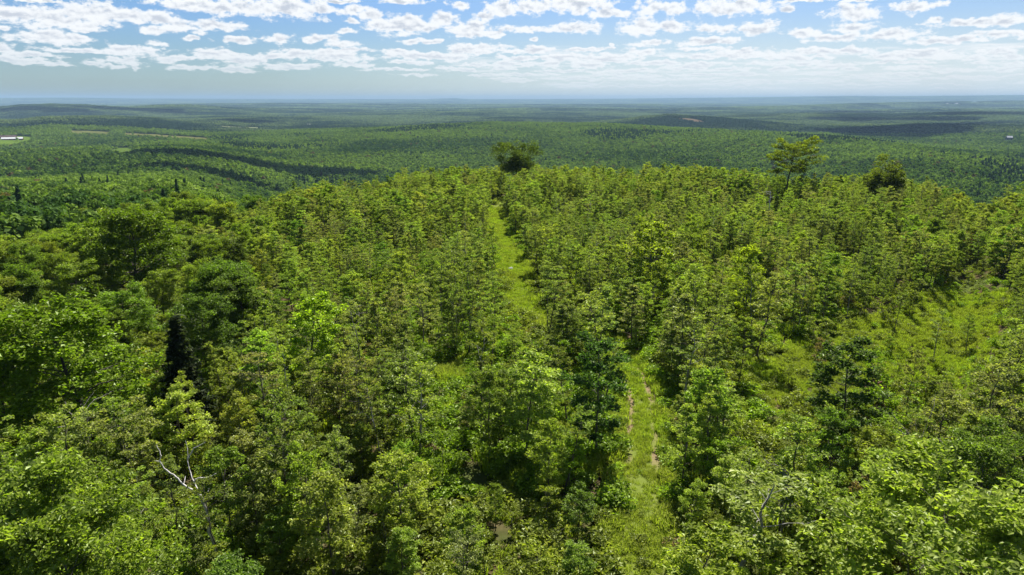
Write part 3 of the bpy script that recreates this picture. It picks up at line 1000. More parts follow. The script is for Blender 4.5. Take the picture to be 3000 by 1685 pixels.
# kind of each tree
nzk = fbm(cx_ / 16, cy_ / 16, 5, 3)
sxp, _ = to_src(cx_, cy_, H(cx_, cy_))
u_ = rng.random(len(cx_))
left_old = smooth(-20, -28, caz) * smooth(38, 52, cr) * 0.9            # old wood on the left shoulder
over = smooth(10, 40, cr - crim) * smooth(-8, -20, caz) + smooth(30, 60, cr - crim)                                  # and beyond the hilltop edge
p_mat = np.clip(np.maximum(left_old, over), 0, 1)
kind = np.where(u_ < p_mat, 3, -1)
green_zone = np.clip(0.16 + 1.6 * (nzk - 0.5) + 0.35 * smooth(-12, -28, caz) + 0.25 * smooth(45, 25, cr), 0.05, 0.8)
u2 = rng.random(len(cx_))
kind = np.where(kind < 0, np.where(u2 < green_zone, 1, np.where(u2 > 0.80, 2, 0)), kind)
KN = ['olive', 'maple', 'slender', 'mature', 'sapling', 'spruce']
hs = np.empty(len(cx_))
for k, (a_, b_) in enumerate([(0.50, 1.22), (0.48, 1.18), (0.65, 1.15), (0.48, 0.86)]):
    mk = kind == k
    hs[mk] = rng.uniform(a_, b_, mk.sum())
hs *= np.where(kind == 3, 1.0, 0.89)
hs *= 0.93 + 0.35 * (fbm(cx_ / 25, cy_ / 25, 91, 2) - 0.5) * 2
# thin the mature ones (wide crowns)
ok = np.ones(len(cx_), bool)
ok &= ~((kind == 3) & (rng.random(len(cx_)) > 0.24))
# hold the open places open: a tree whose crown would stand before one is left out
zb = H(cx_, cy_)
KH = np.array([OWN_H[k] for k in KN])[kind] * hs
KR = np.array([OWN_R[k] for k in KN])[kind] * hs
for poly, prob, dmax in [(p_, q_, 1e9) for p_, q_ in OPEN] + SNAG_OPEN:
    hit = np.zeros(len(cx_), bool)
    for f_ in (0.0, 0.3, 0.55, 0.8, 1.0):
        for g_ in ((-0.9, -0.5, 0, 0.5, 0.9) if prob == 0.965 or dmax < 1e8 else (-0.55, 0, 0.55)):
            sx_, sy_ = to_src(cx_ + g_ * KR, cy_, zb + f_ * KH)
            hit |= in_poly(sx_, sy_, poly)
    ok &= ~(hit & (cr < dmax) & (rng.random(len(cx_)) < prob))


# --- trees that can be told apart in the photograph: photo x, y of the foot, y of the top, kind, variant, colour, label
def foot_of(sx, sy):
    return ground_at(sx, sy)


HERO = []


def hero(sx, sy_foot, sy_top, meshes, own_h, colr, name, label, cat='tree', dist=None, rotz=0.7, wide=1.0, own_r=2.0):
    if dist is None:
        x_, y_ = foot_of(sx, sy_foot)
    else:
        a_ = math.radians(src_az_el(sx, sy_top)[0])
        x_, y_ = dist * math.sin(a_), dist * math.cos(a_)
    d_ = math.hypot(x_, y_)
    z_ = float(H(x_, y_))
    top = CAM_H + d_ * math.tan(math.radians(src_az_el(sx, sy_top)[1]))
    HERO.append(dict(x=x_, y=y_, z=z_, s=(top - z_) / (max(v_.co.z for v_ in meshes[1].vertices) - 0.15), w=wide, m=meshes, c=colr, name=name, label=label, cat=cat, rot=rotz, r=own_r))


hero(1512, 0, 408, OAK1, 14.0, (0.075, 0.105, 0.016), 'oak_tree', 'dark round-crowned oak standing alone on the hilltop edge at the far end of the track', dist=172, own_r=5.0)
hero(2320, 0, 397, UMB, 16.0, (0.135, 0.165, 0.014), 'maple_tree', 'tall open umbrella-shaped tree with bare lower trunk rising above the hilltop edge', dist=166, own_r=5.4)
hero(2602, 0, 450, OAK2, 13.0, (0.105, 0.130, 0.018), 'oak_tree', 'dense round olive tree on the hilltop edge, right of the umbrella-shaped tree', dist=158, own_r=4.9, wide=1.1)
hero(2450, 1345, 985, KINDS['maple'][1], 7.0, (0.070, 0.110, 0.022), 'maple_tree', 'dark forked tree with bare trunk in front of the grassy clearing', wide=1.15)
hero(1745, 1360, 985, KINDS['maple'][2], 7.0, (0.055, 0.105, 0.022), 'maple_tree', 'dark green maple with thin bare trunk beside the track ruts, on their left', wide=0.95)
hero(925, 1170, 855, KINDS['maple'][0], 7.0, (0.215, 0.300, 0.022), 'maple_tree', 'bright yellow-green maple among brownish trees, in the middle of the left half', wide=1.1)
hero(2175, 985, 720, KINDS['maple'][3], 7.0, (0.260, 0.310, 0.030), 'maple_tree', 'tall narrow lime green tree standing alone among olive trees right of the track', wide=0.75)
hero(2740, 1590, 1345, BIGMAPLE, 8.0, (0.215, 0.270, 0.045), 'maple_tree', 'big rounded bright green maple in the bottom right corner', own_r=3.3, dist=27, wide=1.1)
hero(2920, 1480, 1255, BIGMAPLE, 8.0, (0.125, 0.180, 0.030), 'maple_tree', 'deep green spreading maple behind the big bright one at the right edge', wide=0.9, dist=36, rotz=3.1, own_r=3.3)
hero(560, 1285, 925, KINDS['spruce'][0], 8.5, (0.034, 0.046, 0.022), 'spruce_tree', 'nearly black ragged spruce standing among green trees left of centre', wide=1.1)
hero(362, 790, 605, KINDS['mature'][1], 11.5, (0.085, 0.130, 0.010), 'broadleaf_tree', 'tall broad tree with bare dark trunk showing, on the left shoulder of the hill', own_r=4.0, wide=1.1, dist=88)
hero(1900, 900, 640, KINDS['maple'][2], 7.0, (0.200, 0.245, 0.024), 'maple_tree', 'wide pale green maple standing beside the middle of the track, to its right', wide=1.2)
hero(2130, 1790, 1330, KINDS['slender'][1], 8.0, (0.190, 0.235, 0.045), 'broadleaf_tree', 'sparse tree with thick bare forking trunk at the bottom edge right of the track', wide=1.7)
hero(200, 1050, 870, KINDS['mature'][2], 11.5, (0.125, 0.190, 0.012), 'broadleaf_tree', 'large bright-topped tree at the left edge halfway down', own_r=4.0, wide=1.2, dist=46)
hero(-60, 1500, 1350, BIGMAPLE, 8.0, (0.150, 0.205, 0.028), 'maple_tree', 'broad fresh green tree in the bottom left corner', wide=0.95, dist=25, rotz=2.0, own_r=3.3)
hero(150, 1600, 1400, BIGMAPLE, 8.0, (0.170, 0.225, 0.032), 'maple_tree', 'bushy light green tree in the bottom left corner, right of its neighbour', wide=0.78, dist=23, rotz=4.0, own_r=3.3)
hero(2050, 1690, 1540, KINDS['maple'][0], 7.0, (0.210, 0.260, 0.030), 'maple_tree', 'pale green leafy tree at the bottom edge just right of the track', wide=1.2, dist=22)
for h_ in HERO:       # clear room for them
    dd = np.hypot(cx_ - h_['x'], cy_ - h_['y'])
    ok &= dd > 1.5 + 0.55 * h_['s'] * h_['r'] * h_['w']
cx_, cy_, cr, caz, kind, hs, zb, KH, KR = [a_[ok] for a_ in (cx_, cy_, cr, caz, kind, hs, zb, KH, KR)]

# colours
nt_ = len(cx_)
tone = np.zeros((nt_, 3))
ci = np.zeros(nt_, int)
for k, pal in enumerate([C_OLIVE, C_MAPLE, C_OLIVE, C_MATURE]):
    mk = kind == k
    nn = fbm(cx_[mk] / 20, cy_[mk] / 20, 300 + k, 2) + rng.normal(0, 0.12, mk.sum())
    c_ = np.clip(((nn - 0.28) / 0.44 * len(pal)).astype(int), 0, len(pal) - 1)
    ci[mk] = c_
    tone[mk] = pal[c_] * rng.uniform(0.82, 1.18, (mk.sum(), 1)) * rng.uniform(0.93, 1.07, (mk.sum(), 3))
var = np.array([rng.integers(0, len(KINDS[KN[k]])) for k in kind])
rot = rng.uniform(0, 6.283, nt_)
wid = rng.uniform(0.75, 1.15, nt_)

# --- which stand largest in view: these are individual objects
s0x, s0y = to_src(cx_, cy_, zb)
s1x, s1y = to_src(cx_, cy_, zb + KH)
inview = (s1x > -60) & (s1x < 3060) & (s1y < 1670) & (s0y > 0)
size = np.where(inview, KH * KR / cr ** 2, 0)
order = np.argsort(-size)
N_IND = 330
ind = order[:N_IND]
rest = np.ones(nt_, bool)
rest[ind] = False


def make_thing(name, x_, y_, z_, rz, sc3, meshes, colr, label, cat, group=None):
    o = bpy.data.objects.new(name, None)
    COL.objects.link(o)
    o.empty_display_size = 0.5
    o.location = (x_, y_, z_)
    o.rotation_euler = (0, 0, rz)
    o.scale = sc3
    tag(o, label, cat, group)
    for nm, me in zip(('trunk', 'crown'), meshes):
        c = bpy.data.objects.new(nm, me)
        COL.objects.link(c)
        c.parent = o
        c['leaf_colour'] = [float(v_) for v_ in colr]
    return o


for h_ in HERO:
    make_thing(h_['name'], h_['x'], h_['y'], h_['z'], h_['rot'], (h_['s'] * h_['w'], h_['s'] * h_['w'], h_['s']), h_['m'], h_['c'], h_['label'], h_['cat'])

# labels: where in the photograph, by landmarks, then left-to-right rank inside that place
RANK = ['leftmost', 'second from left', 'third from left', 'fourth from left', 'fifth from left', 'sixth from left', 'seventh from left', 'eighth from left', 'ninth from left', 'tenth from left', 'eleventh from left', 'twelfth from left', 'thirteenth from left', 'fourteenth from left',
        'fifteenth from left', 'sixteenth from left', 'seventeenth from left', 'eighteenth from left', 'nineteenth from left', 'twentieth from left']


def place_words(sx, sy):
    if sy > 1480:
        row = 'along the bottom edge'
    elif sy > 1300:
        row = 'low down'
    elif sy > 1120:
        row = 'below mid-height'
    elif sy > 950:
        row = 'at mid-height'
    elif sy > 780:
        row = 'above mid-height'
    elif sy > 640:
        row = 'in the upper stand'
    else:
        row = 'near the hilltop edge'
    if sx < 300:
        colm = 'at the left border'
    elif sx < 620:
        colm = 'near the black spruce'
    elif sx < 1000:
        colm = 'below the bright maple' if sy > 950 else 'behind the bright maple'
    elif sx < 1400:
        colm = 'between maple and track'
    elif sx < 1800:
        colm = 'left of the ruts' if sy > 950 else 'beside the track'
    elif sx < 2200:
        colm = 'right of the ruts' if sy > 950 else 'around the lime tree'
    elif sx < 2620:
        colm = 'around the clearing'
    else:
        colm = 'at the right border'
    return row, colm


cells = {}
for i in ind:
    my = 0.35 * s0y[i] + 0.65 * s1y[i]
    key = (KN[kind[i]], int(ci[i])) + place_words(s1x[i], my)
    cells.setdefault(key, []).append(i)
for key, members in cells.items():
    kn, c_i, row, colm = key
    members.sort(key=lambda i: s1x[i])
    nm, word, tones = WORD[kn]
    for r_, i in enumerate(members):
        if len(members) == 1:
            pre = ''
        elif len(members) == 2:
            pre = ('left-hand ', 'right-hand ')[r_]
        else:
            pre = (RANK[r_] + ' ') if r_ < 20 else ('rightmost ' if r_ == len(members) - 1 else 'far right-hand ')
        label = f'{pre}{tones[c_i]} {word} {colm}, {row}'
        s_ = hs[i]
        make_thing(nm, cx_[i], cy_[i], zb[i], rot[i], (s_ * wid[i], s_ * wid[i], s_), KINDS[kn][var[i]], tone[i], label, 'tree', f'{word}s on the hilltop')

# --- the other hilltop trees: one stand
protos, base_ix = [], {}
for k, nm in enumerate(KN[:4]):
    base_ix[k] = len(protos)
    protos += [[a_, b_] for a_, b_ in KINDS[nm]]
ridx = np.array([base_ix[k] for k in kind]) + var
pts = np.column_stack([cx_, cy_, zb])[rest]
scatter('hilltop_forest', pts, ridx[rest], rot[rest], np.column_stack([hs * wid, hs * wid, hs])[rest], tone[rest], protos,
        'dense stand of young trees covering the rest of the hilltop')

# ---------------------------------------------------------------- undergrowth, saplings and grass
BUSH = [[bush_mesh(40 + i, 0.95, 0.8, 330, 0.13)] for i in range(4)]
SAPL = [[a_, b_] for a_, b_ in KINDS['sapling']]
rngu = np.random.default_rng(99)
ux, uy = jgrid(rngu, 1.1, -120, 120, 10, 215, 1.0)
ur, uaz = np.hypot(ux, uy), np.degrees(np.arctan2(ux, uy))
ud, _ = track_dist(ux, uy)
openm = np.zeros(len(ux), bool)
for pg in OPEN_G[:4]:
    openm |= in_poly(ux, uy, pg)
k_ = (np.abs(uaz) < 48) & (ur < np.interp(uaz, *RIM) + 20) & ((ud > 1.25) | ((ud < 0.5) & (rngu.random(len(ux)) < 0.7)) | (rngu.random(len(ux)) < 0.12)) & (rngu.random(len(ux)) < np.where(ur < 70, 0.85, 0.45))
k_ &= ~(in_poly(ux, uy, OPEN_G[2]) & (rngu.random(len(ux)) < 0.35))
k_ &= ~(in_poly(ux, uy, OPEN_G[0]) & (ud < 2.6) & (rngu.random(len(ux)) < 0.35)) & ~(in_poly(ux, uy, OPEN_G[1]) & (rngu.random(len(ux)) < 0.25))
ux, uy, ur, ud, openm = ux[k_], uy[k_], ur[k_], ud[k_], openm[k_]
nu = len(ux)
is_sap = ((rngu.random(nu) < 0.13) & ~openm & (ud > 3.2)) | ((rngu.random(nu) < 0.14) & in_poly(ux, uy, OPEN_G[2]))
uix = np.where(is_sap, 4 + rngu.integers(0, 4, nu), rngu.integers(0, 4, nu))
usc = np.where(is_sap, rngu.uniform(0.4, 1.1, nu), rngu.uniform(0.6, 1.45, nu) * np.where(openm, 0.65, 1.0) * np.where(ud < 1.0, 0.5, 1.0))
un = fbm(ux / 9, uy / 9, 55, 3)[:, None]
ucol = np.where(un > 0.53, np.array([[0.150, 0.225, 0.016]]), np.array([[0.150, 0.180, 0.024]])) * rngu.uniform(0.8, 1.2, (nu, 1))
ucol = np.where(in_poly(ux, uy, OPEN_G[2])[:, None] & (fbm(ux / 3, uy / 3, 57, 2)[:, None] > 0.5), np.array([[0.165, 0.195, 0.044]]), ucol)
ucol = np.where(rngu.random((nu, 1)) < 0.015, np.array([[0.15, 0.115, 0.055]]), ucol)
scatter('undergrowth', np.column_stack([ux, uy, H(ux, uy)]), uix, rngu.uniform(0, 6.283, nu), usc, ucol, BUSH + SAPL,
        'bushes, ferns and seedlings covering the ground between the trees')

TUFT = [[grass_mesh(70 + i, 0.42, 0.55, 90, 0.016)] for i in range(3)]
gx, gy = jgrid(rngu, 0.34, -20, 65, 11, 150, 1.0)
gd, _ = track_dist(gx, gy)
gopen = np.zeros(len(gx), bool)
for pg in OPEN_G:
    gopen |= in_poly(gx, gy, pg)
onrut = (np.abs(gd - 0.82) < 0.30)
gp = np.where(gd < 1.9, 0.55 + 0.7 * fbm(gx / 2.2, gy / 2.2, 64, 2), np.where(gopen, 0.75, 0.10))
_, gsy = to_src(gx, gy, H(gx, gy))
gp = np.where(onrut & (gsy > 1100) & (gsy < 1370), 0.10, gp)
k_ = rngu.random(len(gx)) < gp
gx, gy, gd = gx[k_], gy[k_], gd[k_]
ng = len(gx)
gn = fbm(gx / 5, gy / 5, 61, 3)[:, None]
gcol = np.array([[0.175, 0.240, 0.022]]) * (1 - gn) * 1.3 + np.array([[0.225, 0.245, 0.045]]) * gn * 0.95
gsc = rngu.uniform(0.55, 1.2, ng) * (0.55 + 1.1 * fbm(gx / 1.7, gy / 1.7, 63, 2)) * np.where(in_poly(gx, gy, OPEN_G[2]), 0.62, 1.0) * np.where(gd < 0.6, 0.6, np.where(gd < 1.2, 0.5, 1.0))
scatter('grass', np.column_stack([gx, gy, H(gx, gy) + 0.02]), rngu.integers(0, 3, ng), rngu.uniform(0, 6.283, ng), gsc, gcol * rngu.uniform(0.85, 1.15, (ng, 1)), TUFT,
        'tall yellow-green grass along the track and in the clearings')

# ---------------------------------------------------------------- fields and clearings in the valley
def field_poly(far_pts, near_pts, lift=11.0):
    """far edge: photo points on open ground; near edge: photo points on the canopy top of the wood in front"""
    return [ground_at(*p) for p in far_pts] + [ground_at(p[0], p[1], lift) for p in near_pts[::-1]]


FIELDS = [
    ('field', field_poly([(-80, 402), (0, 402), (60, 400), (95, 402)], [(-80, 420), (0, 420), (50, 417), (95, 409)]), (0.15, 0.23, 0.025), 'bright green meadow around the long white-roofed barn'),
    ('field', field_poly([(205, 383.5), (260, 384.5), (325, 387.5)], [(205, 386.5), (262, 389), (325, 391)]), (0.19, 0.20, 0.06), 'narrow pale green field strip beyond the barn, nearer end'),
    ('field', field_poly([(360, 389.5), (450, 394), (520, 399), (610, 405)], [(360, 392), (450, 396.5), (520, 402), (610, 408)]), (0.20, 0.20, 0.06), 'long narrow tan field strip in the left valley'),
    ('field', field_poly([(312, 436), (335, 433), (360, 434), (398, 433)], [(322, 440), (345, 442), (370, 438), (392, 439)]), (0.13, 0.20, 0.03), 'small bright green clearing right of and below the barn'),
    ('field', field_poly([(620, 369), (700, 371.5), (775, 373.5)], [(620, 371), (700, 374), (775, 376)]), (0.24, 0.26, 0.13), 'pale thin field beside the dark shadowed patch of forest'),  # the dark patch is shade cast by an added overhead cumulus
    ('field', field_poly([(1985, 344), (2030, 349), (2065, 354)], [(1995, 351), (2030, 355), (2062, 358)]), (0.30, 0.215, 0.13), 'tan bare clearing on the crest of the second ridge'),
    ('field', field_poly([(2236, 486), (2280, 485), (2306, 486)], [(2240, 491), (2280, 490), (2306, 490)], 3.0), (0.30, 0.26, 0.16), 'tan field at the foot of the ridge by the umbrella-shaped tree'),
    ('field', field_poly([(2450, 492), (2500, 491.5), (2545, 493)], [(2450, 494), (2500, 494), (2545, 495)], 2.0), (0.30, 0.26, 0.18), 'small pale field beside the round tree on the hilltop edge'),
    ('field', field_poly([(2828, 300), (2850, 299.5), (2870, 300)], [(2828, 302), (2850, 302), (2870, 302)]), (0.42, 0.40, 0.36), 'tiny pale clearing far off near the right horizon'),
]
for nm, poly, colr, lab in FIELDS:
    poly = np.array(poly)
    nfe = len(poly) // 2
    fe, ne = poly[:nfe], poly[nfe:][::-1]
    if len(ne) != nfe:
        ne = np.column_stack([np.interp(np.linspace(0, 1, nfe), np.linspace(0, 1, len(ne)), ne[:, i]) for i in (0, 1)])
    U = np.linspace(0, 1, 25)
    fe2 = np.column_stack([np.interp(U, np.linspace(0, 1, nfe), fe[:, i]) for i in (0, 1)])
    ne2 = np.column_stack([np.interp(U, np.linspace(0, 1, nfe), ne[:, i]) for i in (0, 1)])
    T_ = np.linspace(0, 1, 13)
    G_ = fe2[:, None, :] * (1 - T_)[None, :, None] + ne2[:, None, :] * T_[None, :, None]
    gz = H(G_[..., 0], G_[..., 1]) + 0.9
    V_ = np.concatenate([G_, gz[..., None]], -1).reshape(-1, 3)
    ii = (np.arange(24)[:, None] * 13 + np.arange(12)[None, :]).ravel()
    F_ = np.stack([ii, ii + 13, ii + 14, ii + 1], 1)
    c2 = tuple(v_ * 0.8 for v_ in colr)
    me = mesh_np('field', V_, F_, plain('meadow', colr, c2, 0.02), True)
    if me.polygons[0].normal.z < 0:
        me.flip_normals()
    tag(link('field', me), lab, kind='structure')

# ---------------------------------------------------------------- dead wood, stone, brush pile
def at_depth(sx, sy, yf):
    """point on the sight line through a photo point, at forward distance yf (metres)"""
    u, v = sx * 1024 / 3000.0, sy * 575 / 1685.0
    c_, d_ = (u - 512) / FPX, (287.5 - v) / FPX
    fy, fz = math.cos(PITCH) + d_ * math.sin(PITCH), -math.sin(PITCH) + d_ * math.cos(PITCH)
    return np.array([c_ / fy * yf, yf, CAM_H + fz / fy * yf])


def stick_thing(name, runs, mat, label, cat, sides=6):
    """runs: list of (points, r0, r1); one mesh"""
    b_ = Buf()
    for pts_, r0, r1 in runs:
        P_ = np.array(pts_, float)
        if len(P_) > 3:
            P_ = np.column_stack([np.interp(np.linspace(0, len(P_) - 1, len(P_) * 4), np.arange(len(P_)), P_[:, i]) for i in range(3)])
            P_[1:-1] += np.random.default_rng(len(b_.v) + 3).normal(0, 0.012, (len(P_) - 2, 3))
        b_.add(*tube(P_, np.linspace(r0, r1, len(P_)), sides))
    return tag(link(name, b_.mesh(name, mat)), label, cat)


D0 = 26.0
main = [at_depth(x_, y_, D0 + q_) for x_, y_, q_ in [(612, 1560, 0.2), (608, 1503, 0.1), (596, 1474, 0), (589, 1453, 0), (560, 1434, 0.1), (538, 1420, 0.3), (513, 1395, 0.4), (482, 1374, 0.5), (467, 1352, 0.6), (473, 1333, 0.6), (459, 1304, 0.8)]]
foot = np.array([main[0][0] + 0.3, main[0][1] + 0.4, float(H(main[0][0], main[0][1])) - 0.2])
second = [at_depth(x_, y_, D0 + q_) for x_, y_, q_ in [(589, 1453, 0), (567, 1410, 0.6), (556, 1379, 0.9), (550, 1347, 1.1), (551, 1329, 1.2), (543, 1291, 1.4)]]
b1 = [at_depth(x_, y_, D0 + q_) for x_, y_, q_ in [(567, 1410, 0.6), (579, 1402, 0.5), (612, 1399, 0.3), (634, 1388, 0.2)]]
b2 = [at_depth(x_, y_, D0 + q_) for x_, y_, q_ in [(550, 1345, 1.1), (569, 1312, 1.2), (585, 1305, 1.1), (602, 1295, 1.0)]]
b3 = [at_depth(x_, y_, D0 + q_) for x_, y_, q_ in [(538, 1420, 0.3), (541, 1408, 0.4), (543, 1396, 0.6)]]
b4 = [at_depth(x_, y_, D0 + q_) for x_, y_, q_ in [(467, 1352, 0.6), (460, 1351, 0.5), (453, 1350, 0.4)]]
b5 = [at_depth(x_, y_, D0 + q_) for x_, y_, q_ in [(596, 1460, 0), (611, 1450, -0.1), (609, 1437, 0), (614, 1430, 0)]]
stick_thing('dead_tree', [([foot] + main[:4], 0.07, 0.05), (main[3:], 0.05, 0.012), (second, 0.03, 0.010), (b1, 0.035, 0.018), (b2, 0.028, 0.015), (b3, 0.03, 0.01), (b4, 0.02, 0.008), (b5, 0.03, 0.012)],
            DEAD, 'bare pale grey forked dead tree leaning left above the leaves, lower left', 'dead tree')


def dead_branches(seed, sx, sy, yf, hgt, spread, n, label, r=0.03, mat=None, flat=0.5, name='dead_tree'):
    rg_ = np.random.default_rng(seed)
    top = at_depth(sx, sy, yf)
    gz = float(H(top[0], top[1]))
    runs = [([(top[0], top[1], gz - 0.2), (top[0] + 0.08, top[1], (gz + top[2]) / 2), (top[0], top[1], top[2])], r * 1.5, r)]
    for k in range(n):
        p = np.array([top[0], top[1], top[2] - hgt * rg_.uniform(0, 1)])
        d_ = rg_.normal(0, 1, 3)
        d_[2] = abs(d_[2]) * flat
        d_ /= np.linalg.norm(d_)
        pts_ = [p]
        L_ = spread * rg_.uniform(0.5, 1.2)
        for q_ in range(4):
            d_ = d_ + rg_.normal(0, 0.28, 3)
            d_ /= np.linalg.norm(d_)
            pts_.append(pts_[-1] + d_ * L_ / 4)
        runs.append((pts_, r * rg_.uniform(0.4, 0.8), 0.006))
    return stick_thing(name, runs, mat or DEAD_DULL, label, 'dead tree', 4)


dead_branches(11, 232, 1225, 33, 1.6, 2.2, 24, 'grey tangle of dead twigs standing among green leaves at the left', 0.04, flat=1.2)
dead_branches(12, 2310, 1385, 29, 3.2, 1.4, 46, 'tall grey tangle of dead vines hanging between trees, lower right', 0.035, flat=0.4)
dead_branches(13, 2700, 1285, 36, 0.8, 3.0, 14, 'grey fallen branches sticking out sideways at the right, above the big bright maple', 0.035, flat=0.25)
dead_branches(14, 1055, 895, 58, 2.0, 2.0, 22, 'small bare grey dead crown among dark trees left of the track', 0.035, flat=1.0)
dead_branches(15, 2258, 560, 120, 2.5, 1.6, 8, 'thin pale dead snag poking above the stand near the hilltop edge', 0.05, DEAD, flat=1.2)
dead_branches(16, 720, 985, 50, 2.5, 2.0, 10, 'pale dead stems behind and left of the bright yellow-green maple', 0.035, DEAD, flat=1.6)
dead_branches(17, 560, 915, 52, 1.5, 2.4, 10, 'thin broken grey branches above the black spruce', 0.035, flat=0.4)

rgs = np.random.default_rng(77)
px0, py0 = ground_at(2552, 1156)
pz0 = float(H(px0, py0))
runs = []
for k in range(60):
    a_ = rgs.uniform(0, 6.283)
    d_ = rgs.uniform(0, 0.7)
    p = np.array([px0 + math.cos(a_) * d_, py0 + math.sin(a_) * d_ * 0.8, pz0 + rgs.uniform(0.1, 0.95) * (1 - d_ * 0.8)])
    v_ = rgs.normal(0, 1, 3) * np.array([1, 1, 0.5])
    v_ *= rgs.uniform(0.4, 0.8) / np.linalg.norm(v_)
    runs.append(([p - v_, p + rgs.normal(0, 0.06, 3), p + v_], 0.05, 0.02))
stick_thing('brush_pile', runs, RUST, 'reddish brown pile of brush lying in the grass at the foot of the clearing', 'brush pile', 5)


def stone(name, sx, sy, w_, label, colr):
    import bmesh
    x_, y_ = ground_at(sx, sy)
    bm = bmesh.new()
    bmesh.ops.create_icosphere(bm, subdivisions=3, radius=1.0)
    for v_ in bm.verts:
        n_ = v_.co.copy()
        k_ = 1 + 0.35 * (float(fbm(n_.x * 1.6 + 5, n_.y * 1.6 + n_.z * 2, 9, 3)) - 0.5)
        v_.co = Vector((n_.x * k_ * w_, n_.y * k_ * w_ * 0.7, n_.z * k_ * w_ * 0.55))
    me = bpy.data.meshes.new(name)
    bm.to_mesh(me)
    bm.free()
    me.materials.append(plain('pale_stone', colr, tuple(c_ * 0.8 for c_ in colr), 5.0))
    o = link(name, me)
    o.location = (x_, y_, float(H(x_, y_)) + w_ * 0.75)
    o.rotation_euler = (0.2, -0.3, 0.9)
    tag(o, label, 'stone')


stone('stone', 1495, 797, 0.42, 'small white stone lying in the grass of the track, halfway along', (0.75, 0.75, 0.76))

# ---------------------------------------------------------------- buildings in the valley
WALL_RED = plain('barn_red_boards', (0.16, 0.055, 0.045), (0.12, 0.045, 0.04), 0.8)
WALL_WHITE = plain('white_clapboard', (0.62, 0.61, 0.58), (0.5, 0.5, 0.48), 0.8)
WALL_GREY = plain('grey_boards', (0.28, 0.27, 0.27), (0.2, 0.2, 0.2), 0.8)
ROOF_WHITE = plain('white_metal_roof', (0.62, 0.62, 0.62), (0.50, 0.50, 0.51), 0.3, 0.5)
ROOF_BROWN = plain('weathered_brown_roof', (0.26, 0.18, 0.15), (0.20, 0.14, 0.12), 0.4)
GLASS = plain('dark_window_glass', (0.02, 0.025, 0.03), None, 1.0, 0.15)
DOORM = plain('dark_barn_door', (0.05, 0.035, 0.03), None, 1.0)


def boxm(name, x0, x1, y0, y1, z0, z1, mat, parent):
    V_ = [(x0, y0, z0), (x1, y0, z0), (x1, y1, z0), (x0, y1, z0), (x0, y0, z1), (x1, y0, z1), (x1, y1, z1), (x0, y1, z1)]
    return link(name, mesh_np(name, V_, FB0, mat), parent)


FB0 = np.array([(0, 3, 2, 1), (4, 5, 6, 7), (0, 1, 5, 4), (1, 2, 6, 5), (2, 3, 7, 6), (3, 0, 4, 7)])
HOUSE_CLEAR = []


def building(name, sx, sy, L_, W_, hw, hr, wall, roof, label, cat, rotz=0.0, hw_clear=None, front=0.0, chim=False, up=0.0):
    x_, y_ = ground_at(sx, sy)
    o = bpy.data.objects.new(name, None)
    COL.objects.link(o)
    o.location = (x_, y_, float(H(x_, y_)) + 0.9 + up)
    o.rotation_euler = (0, 0, rotz)
    tag(o, label, cat)
    a_, b_ = L_ / 2, W_ / 2
    V_ = [(-a_, -b_, -4), (a_, -b_, -4), (a_, b_, -4), (-a_, b_, -4), (-a_, -b_, hw), (a_, -b_, hw), (a_, b_, hw), (-a_, b_, hw), (-a_, 0, hw + hr), (a_, 0, hw + hr)]
    link('wall', mesh_np('wall', V_, [np.array([(0, 1, 5, 4), (2, 3, 7, 6)]), np.array([(1, 2, 6), (1, 6, 9), (1, 9, 5), (3, 0, 4), (3, 4, 8), (3, 8, 7)])], wall), o)
    e = 0.5
    V_ = []
    for sgn in (-1, 1):
        V_ += [(-a_ - e, sgn * (b_ + e), hw - e * hr / b_ + 0.06), (a_ + e, sgn * (b_ + e), hw - e * hr / b_ + 0.06), (a_ + e, 0, hw + hr + 0.06), (-a_ - e, 0, hw + hr + 0.06)]
    V2 = [(p[0], p[1], p[2] + 0.22) for p in V_]
    F_ = []
    for k in (0, 4):
        F_ += [(k, k + 1, k + 2, k + 3), (k + 8, k + 9, k + 10, k + 11), (k, k + 1, k + 9, k + 8), (k + 1, k + 2, k + 10, k + 9), (k + 3, k, k + 8, k + 11)]
    rf = link('roof', mesh_np('roof', V_ + V2, np.array(F_), roof), o)
    nwin = max(2, int(L_ / 9))
    for k in range(nwin):
        wx = -a_ + L_ * (k + 0.5) / nwin + 1.2
        boxm('window', wx - 0.6, wx + 0.6, -b_ - 0.06, -b_ + 0.05, hw * 0.4, hw * 0.4 + 1.1, GLASS, o)
    boxm('door', -a_ + 1.0, -a_ + 2.2 + L_ * 0.03, -b_ - 0.08, -b_ + 0.05, 0.0, 2.3, DOORM, o)
    if chim:
        link('chimney', mesh_np('chimney', [(1.0, -0.4, hw + hr * 0.5), (1.8, -0.4, hw + hr * 0.5), (1.8, 0.4, hw + hr * 0.5), (1.0, 0.4, hw + hr * 0.5),
                                            (1.0, -0.4, hw + hr + 1), (1.8, -0.4, hw + hr + 1), (1.8, 0.4, hw + hr + 1), (1.0, 0.4, hw + hr + 1)], FB0, WALL_GREY), rf)
    if hw_clear:
        HOUSE_CLEAR.append((x_, y_, hw_clear, front))
    return o


